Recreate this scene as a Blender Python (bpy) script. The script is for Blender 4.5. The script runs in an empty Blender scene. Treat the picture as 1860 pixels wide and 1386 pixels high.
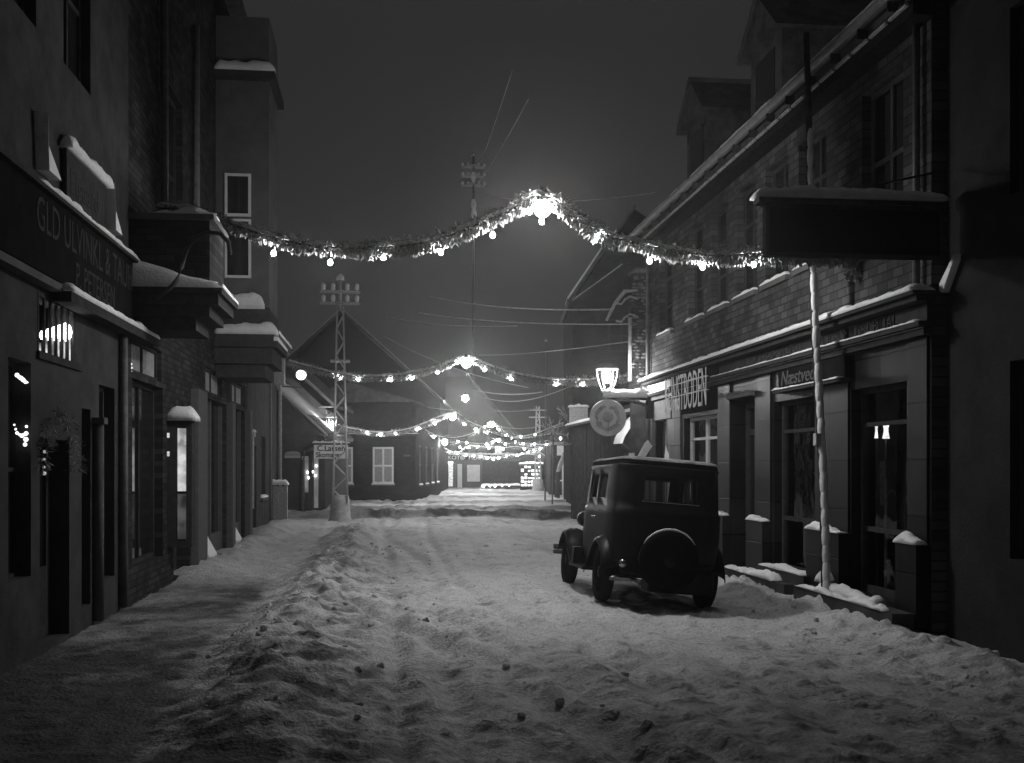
import bpy, bmesh, math, random
import numpy as np
from mathutils import Vector, Matrix

# ------------------------------------------------------------------ camera, world, exposure
S = bpy.context.scene
COL = S.collection
TH = math.atan(225 / 2000)          # the camera looks a little to the right of the street axis (+Y)
F, CX, HY, H = 2000.0, 930.0, 845.0, 1.8
cam_d = bpy.data.cameras.new('camera'); cam = bpy.data.objects.new('camera', cam_d); COL.objects.link(cam)
cam_d.sensor_width = 36; cam_d.lens = 36 * F / 1860; cam_d.shift_y = (HY - 693) / 1860
cam_d.clip_start = 0.05; cam_d.clip_end = 1000
cam.location = (0, 0, H); cam.rotation_euler = (math.pi / 2, 0, -TH)
S.camera = cam
S.view_settings.view_transform = 'Standard'; S.view_settings.look = 'None'
S.view_settings.gamma = 1; S.view_settings.exposure = 0
w = bpy.data.worlds.new('World'); S.world = w; w.use_nodes = True
nt = w.node_tree; bg = nt.nodes['Background']
tc = nt.nodes.new('ShaderNodeTexCoord'); sx = nt.nodes.new('ShaderNodeSeparateXYZ')
rp = nt.nodes.new('ShaderNodeValToRGB')
nt.links.new(tc.outputs['Generated'], sx.inputs[0]); nt.links.new(sx.outputs[2], rp.inputs[0])
SKY_LOW, SKY_HIGH = 0.022, 0.06  # overhead sky, out of view, is brightened as added fill light
rp.color_ramp.elements[0].position = 0.36; rp.color_ramp.elements[0].color = (SKY_LOW,) * 3 + (1,)
rp.color_ramp.elements[1].position = 0.95; rp.color_ramp.elements[1].color = (SKY_HIGH,) * 3 + (1,)
nt.links.new(rp.outputs[0], bg.inputs[0]); bg.inputs[1].default_value = 1.0
cy = S.cycles
cy.use_denoising = True
cy.max_bounces = 6; cy.diffuse_bounces = 3; cy.glossy_bounces = 3; cy.transmission_bounces = 6
cy.volume_bounces = 0; cy.transparent_max_bounces = 12
cy.caustics_reflective = False; cy.caustics_refractive = False; cy.sample_clamp_indirect = 2.0
HAZE = 0.0009
BULB, LAMP = 700.0, 540.0

# ------------------------------------------------------------------ helpers
R = random.Random(7)
def c2w(xc, d): return (xc * math.cos(TH) + d * math.sin(TH), -xc * math.sin(TH) + d * math.cos(TH))
def at(px, d): return c2w((px - CX) / F * d, d)            # ground position seen at column px, d metres ahead
def zat(py, d): return H - (py - HY) * d / F
def on_line(px, py, A, B):                                  # point of the upright plane through A, B
    dx, dy = c2w((px - CX) / F, 1.0)
    ex, ey = B[0] - A[0], B[1] - A[1]
    t = (A[0] * ey - A[1] * ex) / (dx * ey - dy * ex)
    return Vector((dx * t, dy * t, H - (py - HY) * t / F))
def vnoise(x, y, seed=0):
    x = np.asarray(x, float); y = np.asarray(y, float)
    xi = np.floor(x).astype(np.int64); yi = np.floor(y).astype(np.int64); fx = x - xi; fy = y - yi
    def h(a, b):
        n = (a * 374761393 + b * 668265263 + seed * 974634777) & 0xffffffff
        n = ((n ^ (n >> 13)) * 1274126177) & 0xffffffff
        return ((n ^ (n >> 16)) & 0xffff) / 65535.0
    fx = fx * fx * (3 - 2 * fx); fy = fy * fy * (3 - 2 * fy)
    return (h(xi, yi) * (1 - fx) + h(xi + 1, yi) * fx) * (1 - fy) + (h(xi, yi + 1) * (1 - fx) + h(xi + 1, yi + 1) * fx) * fy
def fbm(x, y, seed=0, o=4):
    s = 0; a = .5
    for k in range(o):
        s = s + a * vnoise(x * 2 ** k, y * 2 ** k, seed + k); a *= .5
    return s / (1 - .5 ** o)

class Fr:                                                   # facade frame: u along, v up, w outwards
    def __init__(s, o, ang, z=0):
        s.o = Vector((o[0], o[1], z)); s.u = Vector((math.cos(ang), math.sin(ang), 0)); s.w = Vector((math.sin(ang), -math.cos(ang), 0))
    def p(s, u, v, w=0): return s.o + s.u * u + s.w * w + Vector((0, 0, v))
    def mat(s, u, v, w):
        m = Matrix(((s.u.x, 0, s.w.x, 0), (s.u.y, 0, s.w.y, 0), (0, 1, 0, 0), (0, 0, 0, 1)))
        m.translation = s.p(u, v, w); return m
W0 = Fr((0, 0), 0)                                          # u = X, v = Z, w = -Y
RIGHT = Fr((5.8, 24.0), -math.pi / 2)                       # right-hand facade: u = 24 - Y
LEFT = Fr((-3.2, 0), math.pi / 2)                           # left-hand facade: u = Y
def facing(px, d): return Fr(at(px, d), -TH)                # upright plane square to the view; u in metres to the right

class MB:
    def __init__(s, fr=W0): s.v = []; s.l = []; s.f = []; s.fr = fr; s.sm = []
    def add(s, pts, faces, smooth=False):
        n = len(s.v)
        for p in pts: s.v.append(s.fr.p(*p)); s.l.append(p)
        for f in faces: s.f.append([n + i for i in f]); s.sm.append(smooth)
    def box(s, u0, u1, v0, v1, w0, w1):
        p = [(u, v, w) for u in (u0, u1) for v in (v0, v1) for w in (w0, w1)]
        s.add(p, [(0, 1, 3, 2), (4, 6, 7, 5), (0, 4, 5, 1), (2, 3, 7, 6), (0, 2, 6, 4), (1, 5, 7, 3)]); return s
    def quad(s, a, b, c, d): s.add([a, b, c, d], [(0, 1, 2, 3)]); return s
    def prism_u(s, poly, u0, u1):                           # poly of (w, v)
        n = len(poly); p = [(u0, v, w) for w, v in poly] + [(u1, v, w) for w, v in poly]
        s.add(p, [tuple(range(n)), tuple(range(2 * n - 1, n - 1, -1))] + [(i, (i + 1) % n, n + (i + 1) % n, n + i) for i in range(n)]); return s
    def prism_w(s, poly, w0, w1):                           # poly of (u, v)
        n = len(poly); p = [(u, v, w0) for u, v in poly] + [(u, v, w1) for u, v in poly]
        s.add(p, [tuple(range(n)), tuple(range(2 * n - 1, n - 1, -1))] + [(i, (i + 1) % n, n + (i + 1) % n, n + i) for i in range(n)]); return s
    def tube(s, pts, r, n=8):
        P = [Vector(p) for p in pts]; rings = []; m = len(P)
        for i, p in enumerate(P):
            t = (P[min(i + 1, m - 1)] - P[max(i - 1, 0)]).normalized()
            a = t.cross(Vector((0, 1, 0)) if abs(t.y) < .9 else Vector((1, 0, 0))).normalized(); b = t.cross(a)
            rr = r[i] if isinstance(r, (list, tuple)) else r
            rings += [p + (a * math.cos(2 * math.pi * k / n) + b * math.sin(2 * math.pi * k / n)) * rr for k in range(n)]
        f = [(i * n + k, i * n + (k + 1) % n, (i + 1) * n + (k + 1) % n, (i + 1) * n + k) for i in range(m - 1) for k in range(n)]
        s.add([tuple(q) for q in rings], f + [tuple(range(n)), tuple(range((m - 1) * n, m * n))], n > 5); return s
    def lathe(s, c, prof, n=16, axis='v'):                  # prof of (radius, offset along axis)
        pts = []
        for r, o in prof:
            for k in range(n):
                a = 2 * math.pi * k / n; x, y = r * math.cos(a), r * math.sin(a)
                pts.append({'v': (c[0] + x, c[1] + o, c[2] + y), 'w': (c[0] + x, c[1] + y, c[2] + o), 'u': (c[0] + o, c[1] + x, c[2] + y)}[axis])
        m = len(prof)
        f = [(i * n + k, i * n + (k + 1) % n, (i + 1) * n + (k + 1) % n, (i + 1) * n + k) for i in range(m - 1) for k in range(n)]
        s.add(pts, f + [tuple(range(n)), tuple(range((m - 1) * n, m * n))], True); return s
    def ball(s, c, r, n=10, m=7, sq=(1, 1, 1)):
        pts = []
        for i in range(m + 1):
            t = math.pi * i / m
            for k in range(n):
                a = 2 * math.pi * k / n
                pts.append((c[0] + r * sq[0] * math.sin(t) * math.cos(a), c[1] + r * sq[1] * math.cos(t), c[2] + r * sq[2] * math.sin(t) * math.sin(a)))
        s.add(pts, [(i * n + k, i * n + (k + 1) % n, (i + 1) * n + (k + 1) % n, (i + 1) * n + k) for i in range(m) for k in range(n)], True); return s
    def snow(s, u0, u1, v, w0, w1, h, seed=0, rough=.5, slope=0.0, step=.05):  # lumpy strip of lying snow; slope drops v outwards
        nu = max(4, int(abs(u1 - u0) / step)); m = 7; g = R.random() * 50 + seed; pts = []
        for i in range(nu + 1):
            t = i / nu; u = u0 + (u1 - u0) * t
            e = min(1, min(t, 1 - t) * abs(u1 - u0) / .12 + .12) ** .5
            hh = h * e * (1 + rough * (2 * float(fbm(u * 2.3 + g, g, 3)) - 1) + rough * .5 * (2 * float(vnoise(u * 9 + g, g, 5)) - 1) + min(.22, .012 / h) * (2 * float(vnoise(u * 17 + g, g, 6)) - 1))
            ov = .02 * float(vnoise(u * 6 + g, 3.3, 8))
            for k in range(m):
                a = math.pi * k / (m - 1); c = (1 - math.cos(a)) / 2
                ww = w0 + (w1 + ov - w0) * c
                pts.append((u, v - slope * (ww - w0) + hh * math.sin(a) ** .6 + min(.3 * hh, .03) * (float(vnoise(u * 7 + g, ww * 7, 9)) + .6 * float(vnoise(u * 15 + g, ww * 15, 10)) - .4) * math.sin(a), ww))
        f = [(i * m + k, i * m + k + 1, (i + 1) * m + k + 1, (i + 1) * m + k) for i in range(nu) for k in range(m - 1)]
        f += [(i * m, (i + 1) * m, (i + 1) * m + m - 1, i * m + m - 1) for i in range(nu)] + [tuple(range(m)), tuple(range(nu * m, nu * m + m))]
        s.add(pts, f, True); return s
    def wall(s, u0, u1, v0, v1, ops=(), dep=.2, w=0):       # a front with openings and their reveals
        us = sorted({u0, u1} | {x for o in ops for x in o[:2]}); vs = sorted({v0, v1} | {x for o in ops for x in o[2:4]})
        for a, b in zip(us, us[1:]):
            for c, d in zip(vs, vs[1:]):
                if not any(o[0] <= a and b <= o[1] and o[2] <= c and d <= o[3] for o in ops):
                    s.quad((a, c, w), (b, c, w), (b, d, w), (a, d, w))
        for o in ops:
            a, b, c, d = o[:4]
            for q in (((a, c), (a, d)), ((b, d), (b, c)), ((a, d), (b, d)), ((b, c), (a, c))):
                (x0, y0), (x1, y1) = q; s.quad((x0, y0, w), (x1, y1, w), (x1, y1, w - dep), (x0, y0, w - dep))
        return s
    def shell(s, u0, u1, v0, v1, D, w=0):                   # the other sides of a building
        s.quad((u0, v0, w), (u0, v1, w), (u0, v1, w - D), (u0, v0, w - D)); s.quad((u1, v0, w), (u1, v1, w), (u1, v1, w - D), (u1, v0, w - D))
        s.quad((u0, v0, w - D), (u1, v0, w - D), (u1, v1, w - D), (u0, v1, w - D)); s.quad((u0, v1, w), (u1, v1, w), (u1, v1, w - D), (u0, v1, w - D)); return s
    def build(s, name, m, parent=None, bevel=0):
        me = bpy.data.meshes.new(name); o = Vector(parent_loc(parent))
        me.from_pydata([tuple(v - o) for v in s.v], [], s.f)
        a = me.attributes.new('loc', 'FLOAT_VECTOR', 'POINT'); a.data.foreach_set('vector', [c for p in s.l for c in p])
        me.polygons.foreach_set('use_smooth', s.sm)
        bm = bmesh.new(); bm.from_mesh(me); bmesh.ops.recalc_face_normals(bm, faces=bm.faces); bm.to_mesh(me); bm.free()
        me.materials.append(m)
        ob = bpy.data.objects.new(name, me); COL.objects.link(ob)
        if parent: ob.parent = parent
        else: pass
        if bevel:
            b = ob.modifiers.new('bevel', 'BEVEL'); b.width = bevel; b.segments = 2; b.limit_method = 'ANGLE'
        return ob
def parent_loc(p):
    v = Vector((0, 0, 0))
    while p: v += p.location; p = p.parent
    return v
def tag(o, label=None, cat=None, group=None, kind=None):
    for k, x in (('label', label), ('category', cat), ('group', group), ('kind', kind)):
        if x: o[k] = x
    return o
def thing(name, label, cat, loc, group=None):
    o = bpy.data.objects.new(name, None); COL.objects.link(o); o.location = loc; o.empty_display_size = .1
    return tag(o, label, cat, group)
def text_mesh(txt, name, m, fr, u, v, w, size, sx=1.0, ext=.008, parent=None, bold=0.0, shear=0.0, align='LEFT'):
    cu = bpy.data.curves.new(name, 'FONT'); cu.body = txt; cu.size = size; cu.extrude = ext; cu.offset = bold; cu.shear = shear; cu.align_x = align
    cu.resolution_u = 3
    tmp = bpy.data.objects.new('tmp', cu); COL.objects.link(tmp)
    bpy.context.view_layer.update()
    me = bpy.data.meshes.new_from_object(tmp.evaluated_get(bpy.context.evaluated_depsgraph_get()))
    bpy.data.objects.remove(tmp); bpy.data.curves.remove(cu)
    me.transform(Matrix.Diagonal((sx, 1, 1, 1))); me.transform(fr.mat(u, v, w)); me.transform(Matrix.Translation(-Vector(parent_loc(parent))))
    me.materials.clear(); me.materials.append(m); me.name = name
    o = bpy.data.objects.new(name, me); COL.objects.link(o)
    if parent: o.parent = parent
    return o

# ------------------------------------------------------------------ materials (black-and-white plate: greys only)
def mat(name, g, rough=.8, var=.3, scale=6, bump=.0, bscale=40, metal=0, spec=0.0, coat=0, coord='loc', lo=None):
    m = bpy.data.materials.new(name); m.use_nodes = True; n = m.node_tree.nodes; L = m.node_tree.links
    b = n['Principled BSDF']; b.inputs['Roughness'].default_value = rough; b.inputs['Metallic'].default_value = metal
    b.inputs['Specular IOR Level'].default_value = spec; b.inputs['Coat Weight'].default_value = coat
    if coord == 'loc':
        c = n.new('ShaderNodeAttribute'); c.attribute_name = 'loc'; vec = c.outputs['Vector']
    else:
        c = n.new('ShaderNodeTexCoord'); vec = c.outputs['Object']
    t = n.new('ShaderNodeTexNoise'); t.inputs['Scale'].default_value = scale; t.inputs['Detail'].default_value = 6; t.inputs['Roughness'].default_value = .65
    L.new(vec, t.inputs['Vector'])
    r = n.new('ShaderNodeValToRGB'); a0 = g * (1 - var); a1 = min(.95, g * (1 + var))
    r.color_ramp.elements[0].position = .3; r.color_ramp.elements[1].position = .7
    r.color_ramp.elements[0].color = (a0, a0, a0, 1); r.color_ramp.elements[1].color = (a1, a1, a1, 1)
    L.new(t.outputs[0], r.inputs[0]); L.new(r.outputs[0], b.inputs['Base Color'])
    if bump:
        t2 = n.new('ShaderNodeTexNoise'); t2.inputs['Scale'].default_value = bscale; t2.inputs['Detail'].default_value = 5
        L.new(vec, t2.inputs['Vector']); bu = n.new('ShaderNodeBump'); bu.inputs['Strength'].default_value = bump; bu.inputs['Distance'].default_value = .02
        L.new(t2.outputs[0], bu.inputs['Height']); L.new(bu.outputs[0], b.inputs['Normal'])
    return m
def brick(name, g, mortar, w=.24, h=.075):
    m = mat(name, g); n = m.node_tree.nodes; L = m.node_tree.links; b = n['Principled BSDF']
    c = [x for x in n if x.type == 'ATTRIBUTE'][0]
    t = n.new('ShaderNodeTexBrick'); t.inputs['Scale'].default_value = 1; t.inputs['Brick Width'].default_value = w; t.inputs['Row Height'].default_value = h
    t.inputs['Mortar Size'].default_value = .009; t.inputs['Mortar Smooth'].default_value = .3; t.inputs['Bias'].default_value = -.2
    t.inputs['Color1'].default_value = (g * .65,) * 3 + (1,); t.inputs['Color2'].default_value = (g * 1.35,) * 3 + (1,); t.inputs['Mortar'].default_value = (mortar,) * 3 + (1,)
    L.new(c.outputs['Vector'], t.inputs['Vector'])
    mx = n.new('ShaderNodeMixRGB'); mx.blend_type = 'MULTIPLY'; mx.inputs[0].default_value = .88
    no = n.new('ShaderNodeTexNoise'); no.inputs['Scale'].default_value = 1.6; no.inputs['Detail'].default_value = 7; L.new(c.outputs['Vector'], no.inputs['Vector'])
    L.new(t.outputs[0], mx.inputs[1]); L.new(no.outputs[0], mx.inputs[2]); L.new(mx.outputs[0], b.inputs['Base Color'])
    bu = n.new('ShaderNodeBump'); bu.inputs['Strength'].default_value = .7; bu.inputs['Distance'].default_value = .012; bu.invert = True
    L.new(t.outputs[1], bu.inputs['Height']); L.new(bu.outputs[0], b.inputs['Normal']); return m
def panels(name, g, pw, ph, gap=.012, rough=.45, var=.35):
    m = brick(name, g, g * .2, pw, ph); n = m.node_tree.nodes; n['Principled BSDF'].inputs['Specular IOR Level'].default_value = .06
    t = [x for x in n if x.type == 'TEX_BRICK'][0]; t.offset = 0; t.inputs['Mortar Size'].default_value = gap
    t.inputs['Color1'].default_value = (g * (1 - var),) * 3 + (1,); t.inputs['Color2'].default_value = (g * (1 + var),) * 3 + (1,)
    n['Principled BSDF'].inputs['Roughness'].default_value = rough; return m
def emit(name, L_, g=None):
    m = bpy.data.materials.new(name); m.use_nodes = True; n = m.node_tree.nodes; b = n['Principled BSDF']
    b.inputs['Base Color'].default_value = (.8, .8, .8, 1); b.inputs['Emission Color'].default_value = (1, 1, 1, 1); b.inputs['Emission Strength'].default_value = L_; return m
def lit_panel(name, lo, hi, scale=9):                        # lit goods, blind or imitated reflection behind glass: uneven lit surface
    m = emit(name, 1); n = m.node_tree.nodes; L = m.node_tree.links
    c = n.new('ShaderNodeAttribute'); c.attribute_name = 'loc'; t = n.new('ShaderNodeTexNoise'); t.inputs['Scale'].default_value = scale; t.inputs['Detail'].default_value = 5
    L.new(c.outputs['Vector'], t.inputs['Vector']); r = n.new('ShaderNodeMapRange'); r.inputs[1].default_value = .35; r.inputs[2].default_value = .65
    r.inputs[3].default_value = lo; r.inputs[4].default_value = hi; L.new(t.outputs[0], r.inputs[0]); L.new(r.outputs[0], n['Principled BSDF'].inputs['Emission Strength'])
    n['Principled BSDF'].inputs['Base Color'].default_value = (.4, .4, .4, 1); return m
def glass(name, tint=.85, rough=.02):
    m = bpy.data.materials.new(name); m.use_nodes = True; n = m.node_tree.nodes; L = m.node_tree.links; n.remove(n['Principled BSDF'])
    tr = n.new('ShaderNodeBsdfTransparent'); tr.inputs[0].default_value = (tint,) * 3 + (1,); gl = n.new('ShaderNodeBsdfGlossy'); gl.inputs['Roughness'].default_value = rough
    fr = n.new('ShaderNodeFresnel'); fr.inputs[0].default_value = 1.5; mx = n.new('ShaderNodeMixShader')
    c = n.new('ShaderNodeTexCoord'); no = n.new('ShaderNodeTexNoise'); no.inputs['Scale'].default_value = 2.5; L.new(c.outputs['Object'], no.inputs['Vector'])
    bu = n.new('ShaderNodeBump'); bu.inputs['Strength'].default_value = .12; bu.inputs['Distance'].default_value = .05; L.new(no.outputs[0], bu.inputs['Height'])
    L.new(bu.outputs[0], gl.inputs['Normal']); ge = n.new('ShaderNodeNewGeometry'); iv = n.new('ShaderNodeMath'); iv.operation = 'SUBTRACT'; iv.inputs[0].default_value = 1; L.new(ge.outputs['Backfacing'], iv.inputs[1])
    mu = n.new('ShaderNodeMath'); mu.operation = 'MULTIPLY'; L.new(fr.outputs[0], mu.inputs[0]); L.new(iv.outputs[0], mu.inputs[1])
    L.new(mu.outputs[0], mx.inputs[0]); L.new(tr.outputs[0], mx.inputs[1]); L.new(gl.outputs[0], mx.inputs[2])
    L.new(mx.outputs[0], n['Material Output'].inputs[0]); return m
M = dict(
    snow=mat('snow', .78, .75, .1, 8, .6, 28, spec=.3), soffit=mat('dark_timber', .025, .6, .4, 12),
    brick_r=brick('dark_red_brick', .14, .06, .26, .11), brick_l=brick('brown_brick', .085, .05, .24, .085), brick_f=brick('far_brick', .045, .03),
    plaster=mat('grey_plaster', .11, .9, .25, 2, .3, 30), plaster_d=mat('dark_plaster', .06, .9, .3, 2, .3, 30), plaster_w=mat('pale_plaster', .09, .9, .15, 1.5, .2, 20),
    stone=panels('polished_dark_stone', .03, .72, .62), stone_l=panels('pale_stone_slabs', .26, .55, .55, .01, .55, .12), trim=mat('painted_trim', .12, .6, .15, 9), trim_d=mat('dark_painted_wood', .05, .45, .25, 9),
    white=mat('white_paint', .75, .5, .08, 8), board=mat('sign_board', .014, .5, .25, 5), letter=mat('letter_paint', .6, .5, .15, 20), letter_d=mat('faded_letter_paint', .055, .5, .3, 12),
    pane=mat('dark_window_pane', .02, .06, .2, 3, .05, 2, spec=.8), curtain=mat('curtain_cloth', .3, .8, .3, 14), glass=glass('shop_glass'), glassd=glass('car_glass', .8),
    slate=mat('snowy_roof_slate', .09, .7, .5, 3, .5, 25), iron=mat('cast_iron', .06, .5, .3, 12, .2, 50), zinc=mat('zinc_pipe', .12, .6, .3, 9, spec=.2), pale_pipe=mat('frosted_pipe', .45, .6, .3, 14, .3, 40),
    rime=mat('thin_rime', .16, .9, .6, 9, .5, 30), frost=mat('frosted_iron', .38, .7, .35, 20, .5, 50), wire=mat('snowy_wire', .3, .7, .4, 9), wood=mat('weathered_boards', .04, .8, .5, 5, .4, 30), concrete=mat('concrete', .35, .9, .3, 8, .5, 30),
    pine=mat('evergreen_sprigs', .3, .4, .7, 18), paint=mat('black_car_paint', .006, .45, .5, 7, spec=.18), tyre=mat('tyre_rubber', .02, .8, .3, 20, .3, 60), chrome=mat('dull_nickel', .5, .25, .2, 9, metal=1),
    leather=mat('car_roof_cloth', .008, .7, .3, 12), disc=mat('painted_disc', .5, .7, .2, 4), emblem=mat('worn_emblem_paint', .3, .7, .4, 9), paper=mat('white_paper', .7, .8, .2, 8), dark=mat('dark_interior', .015, .9, .2, 5), seat=mat('seat_cloth', .05, .8, .3, 9),
    bulb=emit('bulb_glow', BULB), lamp=emit('lit_lamp', LAMP), lamp_near=emit('lit_peak_lamp', LAMP * 1.45), globe=emit('lit_opal_globe', 3.0), lit=lit_panel('lit_shop_window', .12, .9), litd=lit_panel('dimly_lit_blind', .02, .12, 5), lits=lit_panel('lit_display', .3, 1.0, 6), mantle=emit("gas_mantle", 900.0), weak=emit('weak_bulb', 12.0))

def window(parent, fr, u0, u1, v0, v1, nu=2, nv=2, dep=.1, t=.05, fm=None, pm=None, sill=True, snow=.06, name='window'):
    fm = fm or M['trim']; f = MB(fr); a, b = -dep - .05, -dep
    f.box(u0, u0 + t, v0, v1, a, b).box(u1 - t, u1, v0, v1, a, b).box(u0 + t, u1 - t, v0, v0 + t, a, b).box(u0 + t, u1 - t, v1 - t, v1, a, b)
    for i in range(1, nu): x = u0 + (u1 - u0) * i / nu; f.box(x - t / 2, x + t / 2, v0 + t, v1 - t, a + .004, b - .004)
    for i in range(1, nv): y = v0 + (v1 - v0) * i / nv; f.box(u0 + t, u1 - t, y - t / 2, y + t / 2, a + .008, b - .008)
    o = f.build(name, fm, parent)
    MB(fr).box(u0 + .003, u1 - .003, v0 + .003, v1 - .003, a - .012, a + .02).build('pane', pm or M['pane'], o)
    if sill: MB(fr).box(u0 - .06, u1 + .06, v0 - .08, v0 - .004, -dep, .07).build('sill', M['plaster'], o)
    if snow: MB(fr).snow(u0 - .05, u1 + .05, v0 - .004, -dep + .01, .075, snow).build('snow', M['snow'], o)
    return o

# ------------------------------------------------------------------ ground: trodden snow with ruts, kerb ridge, banks
def smooth(a, b, x): t = np.clip((x - a) / (b - a), 0, 1); return t * t * (3 - 2 * t)
def height(x, y):
    g = lambda c, s_: np.exp(-((x - c) / s_) ** 2)
    near = 1 - smooth(30, 45, y)
    z = .07 - .010 * np.clip(x - 1.0, -3, 3.6) ** 2 * near
    lump = fbm(x * 2.2, y * 1.4, 1); fine = fbm(x * 7, y * 5, 11, 3); clod = np.clip(fbm(x * 5.2, y * 4.4, 21, 3) - .54, 0, 1)
    road = smooth(-.9, -.1, x) * (1 - smooth(4.6, 5.3, x))
    z = z + (lump - .5) * (.09 * (1 - road) + .022 * road + .08 * smooth(20, 34, y)) + (fine - .5) * (.042 - .022 * smooth(-.4, .8, x)) + (fbm(x * 19, y * 17, 13, 2) - .5) * (.024 - .012 * smooth(-.4, .8, x)) * (1 - smooth(14, 22, y))
    for c, s_, d in ((.35, .13, .035), (1.75, .13, .035), (2.5, .12, .03), (1.1, .1, .03), (3.3, .15, .03), (-.05, .1, .03)):
        cc = c + .35 * (vnoise(y * .11, c * 9, 5) - .5) * 2 + .02 * (y - 14) * (c - 1.2) * .25
        z = z - d * g(cc, s_) * (.5 + vnoise(y * .8, c, 9)) + .6 * d * (g(cc - 1.9 * s_, s_ * .8) + g(cc + 1.9 * s_, s_ * .8)) * vnoise(y * 2.5, c, 6)
    rid = -.95 + .35 * (vnoise(y * .25, 2.2, 15) - .5)
    rw = .42 + .2 * vnoise(y * .5, 7, 3)
    ra = smooth(5, 9, y) * (1 - smooth(27, 34, y))
    z = z + ra * np.exp(-((x - rid) / rw) ** 2) * (.08 + .22 * fbm(x * 1.8, y * 1.3, 31) + .22 * clod + .10 * (fbm(x * 6, y * 6, 33, 3) - .4))
    for c0, s_, d, kx in ((-.75, .14, .045, .27), (.15, .13, .035, .22), (-1.0, .12, .03, .36), (1.5, .12, .025, .1)):
        cc = c0 + (15 - y) * kx + .25 * (vnoise(y * .3, c0 * 7, 25) - .5)
        m_ = smooth(15.5, 13, y)
        z = z + m_ * (-d * g(cc, s_) * (.4 + vnoise(y * 1.3, c0, 19)) + .55 * d * (g(cc - 1.9 * s_, s_) + g(cc + 1.9 * s_, s_)) * (.3 + vnoise(y * 3, c0, 16)))
    pave = (1 - smooth(-1.75, -1.45, x)) * near
    z = z * (1 - pave) + pave * (.05 + .05 * (lump - .5) + .03 * (fine - .5) + .02 * (fbm(x * 1.2, y * 9, 41) - .5))
    z = z + .2 * np.clip(fbm(x * 8, y * 7, 23, 3) - .6, 0, 1) * road * (1 - smooth(14, 17, y)) + .06 * clod * (1 - pave) + .02 * (fbm(x * 13, y * 11, 27, 2) - .5)
    bank = np.exp(-((x - 5.25) / .42) ** 2) * smooth(7, 9, y) * (1 - smooth(22, 26, y))
    z = z + bank * (.03 + .17 * fbm(x * 2.4, y * 1.8, 51) + .2 * clod + .09 * (fbm(x * 7, y * 7, 53, 2) - .4))
    z = z + .16 * np.exp(-((x + 3.0) / .45) ** 2) * smooth(16.9, 18.2, y) * (1 - smooth(30, 36, y)) * (.4 + fbm(x * 3, y * 3, 61))
    for yc, h_, s_ in ((30.5, .06, .8), (33.5, .10, .8), (38.0, .24, .6), (44, .12, .8), (51, .10, .9), (60, .08, 1.0), (67, .08, 1.0)):
        yy = yc + 2.2 * (vnoise(x * .35, yc, 71) - .5)
        z = z + h_ * np.exp(-((y - yy) / s_) ** 2) * (.35 + 1.1 * fbm(x * .9, y * .9, 81))
    z = z + .05 * smooth(26, 36, y) * (fbm(x * 1.1, y * .8, 91) - .5) * 2
    return z
ys = [2.5]
while ys[-1] < 100: ys.append(ys[-1] + max(.04, ys[-1] * .0042))
xs = list(np.arange(-14, -3.6, .35)) + list(np.arange(-3.6, 6.3, .045)) + list(np.arange(6.3, 24, .3))
X_, Y_ = np.meshgrid(np.array(xs), np.array(ys)); Z_ = height(X_, Y_); nx, ny = len(xs), len(ys)
me = bpy.data.meshes.new('snowy_street')
ii = (np.arange(ny - 1)[:, None] * nx + np.arange(nx - 1)[None, :]).ravel()
me.from_pydata(np.stack([X_.ravel(), Y_.ravel(), Z_.ravel()], 1).tolist(), [], np.stack([ii, ii + 1, ii + 1 + nx, ii + nx], 1).tolist())
me.polygons.foreach_set('use_smooth', np.ones(len(me.polygons), bool))
sm = mat('street_snow', .56, .8, .12, 1.1, 1.0, 30, spec=.2, coord='obj')
fx_, fy_ = X_, Y_
f1 = fbm(fx_ * 2.1, fy_ * 1.9, 101); f2 = fbm(fx_ * 5.5, fy_ * 4.8, 111); f3 = fbm(fx_ * 14, fy_ * 12, 121, 3)
pv_ = (1 - smooth(-1.9, -1.4, fx_)) * (1 - smooth(15.5, 18.5, fy_ + 1.5 * (f1 - .5)))
rg_ = np.exp(-((fx_ + .85) / .75) ** 2) * (1 - smooth(17, 26, fy_))
rd_ = smooth(-.6, .2, fx_)
dirt_shade = pv_ * (.70 + .9 * (f1 - .35)) + rg_ * np.clip((f2 - .36) * 3.2 + (f3 - .5), 0, 1) * .85 + rd_ * np.clip((f1 - .52) * 2.6, 0, 1) * .28 + rd_ * np.clip((f3 - .62) * 5, 0, 1) * .5 * np.clip((f1 - .3) * 3, 0, 1) + (1 - smooth(6.5, 11.5, fy_)) * (.32 + .62 * f2)  # dirty pavement, kerb ridge and road; snow also darkens towards the camera
for yc, s_, am in ((33.6, .7, .35), (37.6, 1.1, .95), (43.6, .9, .6), (50.6, 1.1, .6), (59.5, 1.4, .55), (66.5, 1.4, .5)):  # shade on the near slopes of the cross ridges, put into the colour
    yy = yc + 2.2 * (vnoise(fx_ * .35, round(yc), 71) - .5)
    dirt_shade = dirt_shade + am * np.exp(-((fy_ - yy) / s_) ** 2) * (.35 + 1.0 * f1) * (smooth(-6, -1, fx_) if yc > 40 else 1)
dirt_shade = np.clip(dirt_shade + (f3 - .5) * .35 * (1 - smooth(20, 40, fy_)), 0, 1)
da_ = me.attributes.new('dirt_shade', 'FLOAT', 'POINT'); da_.data.foreach_set('value', dirt_shade.ravel().astype(np.float32))
n_ = sm.node_tree.nodes; l_ = sm.node_tree.links; b_ = n_['Principled BSDF']
at_ = n_.new('ShaderNodeAttribute'); at_.attribute_name = 'dirt_shade'
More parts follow.
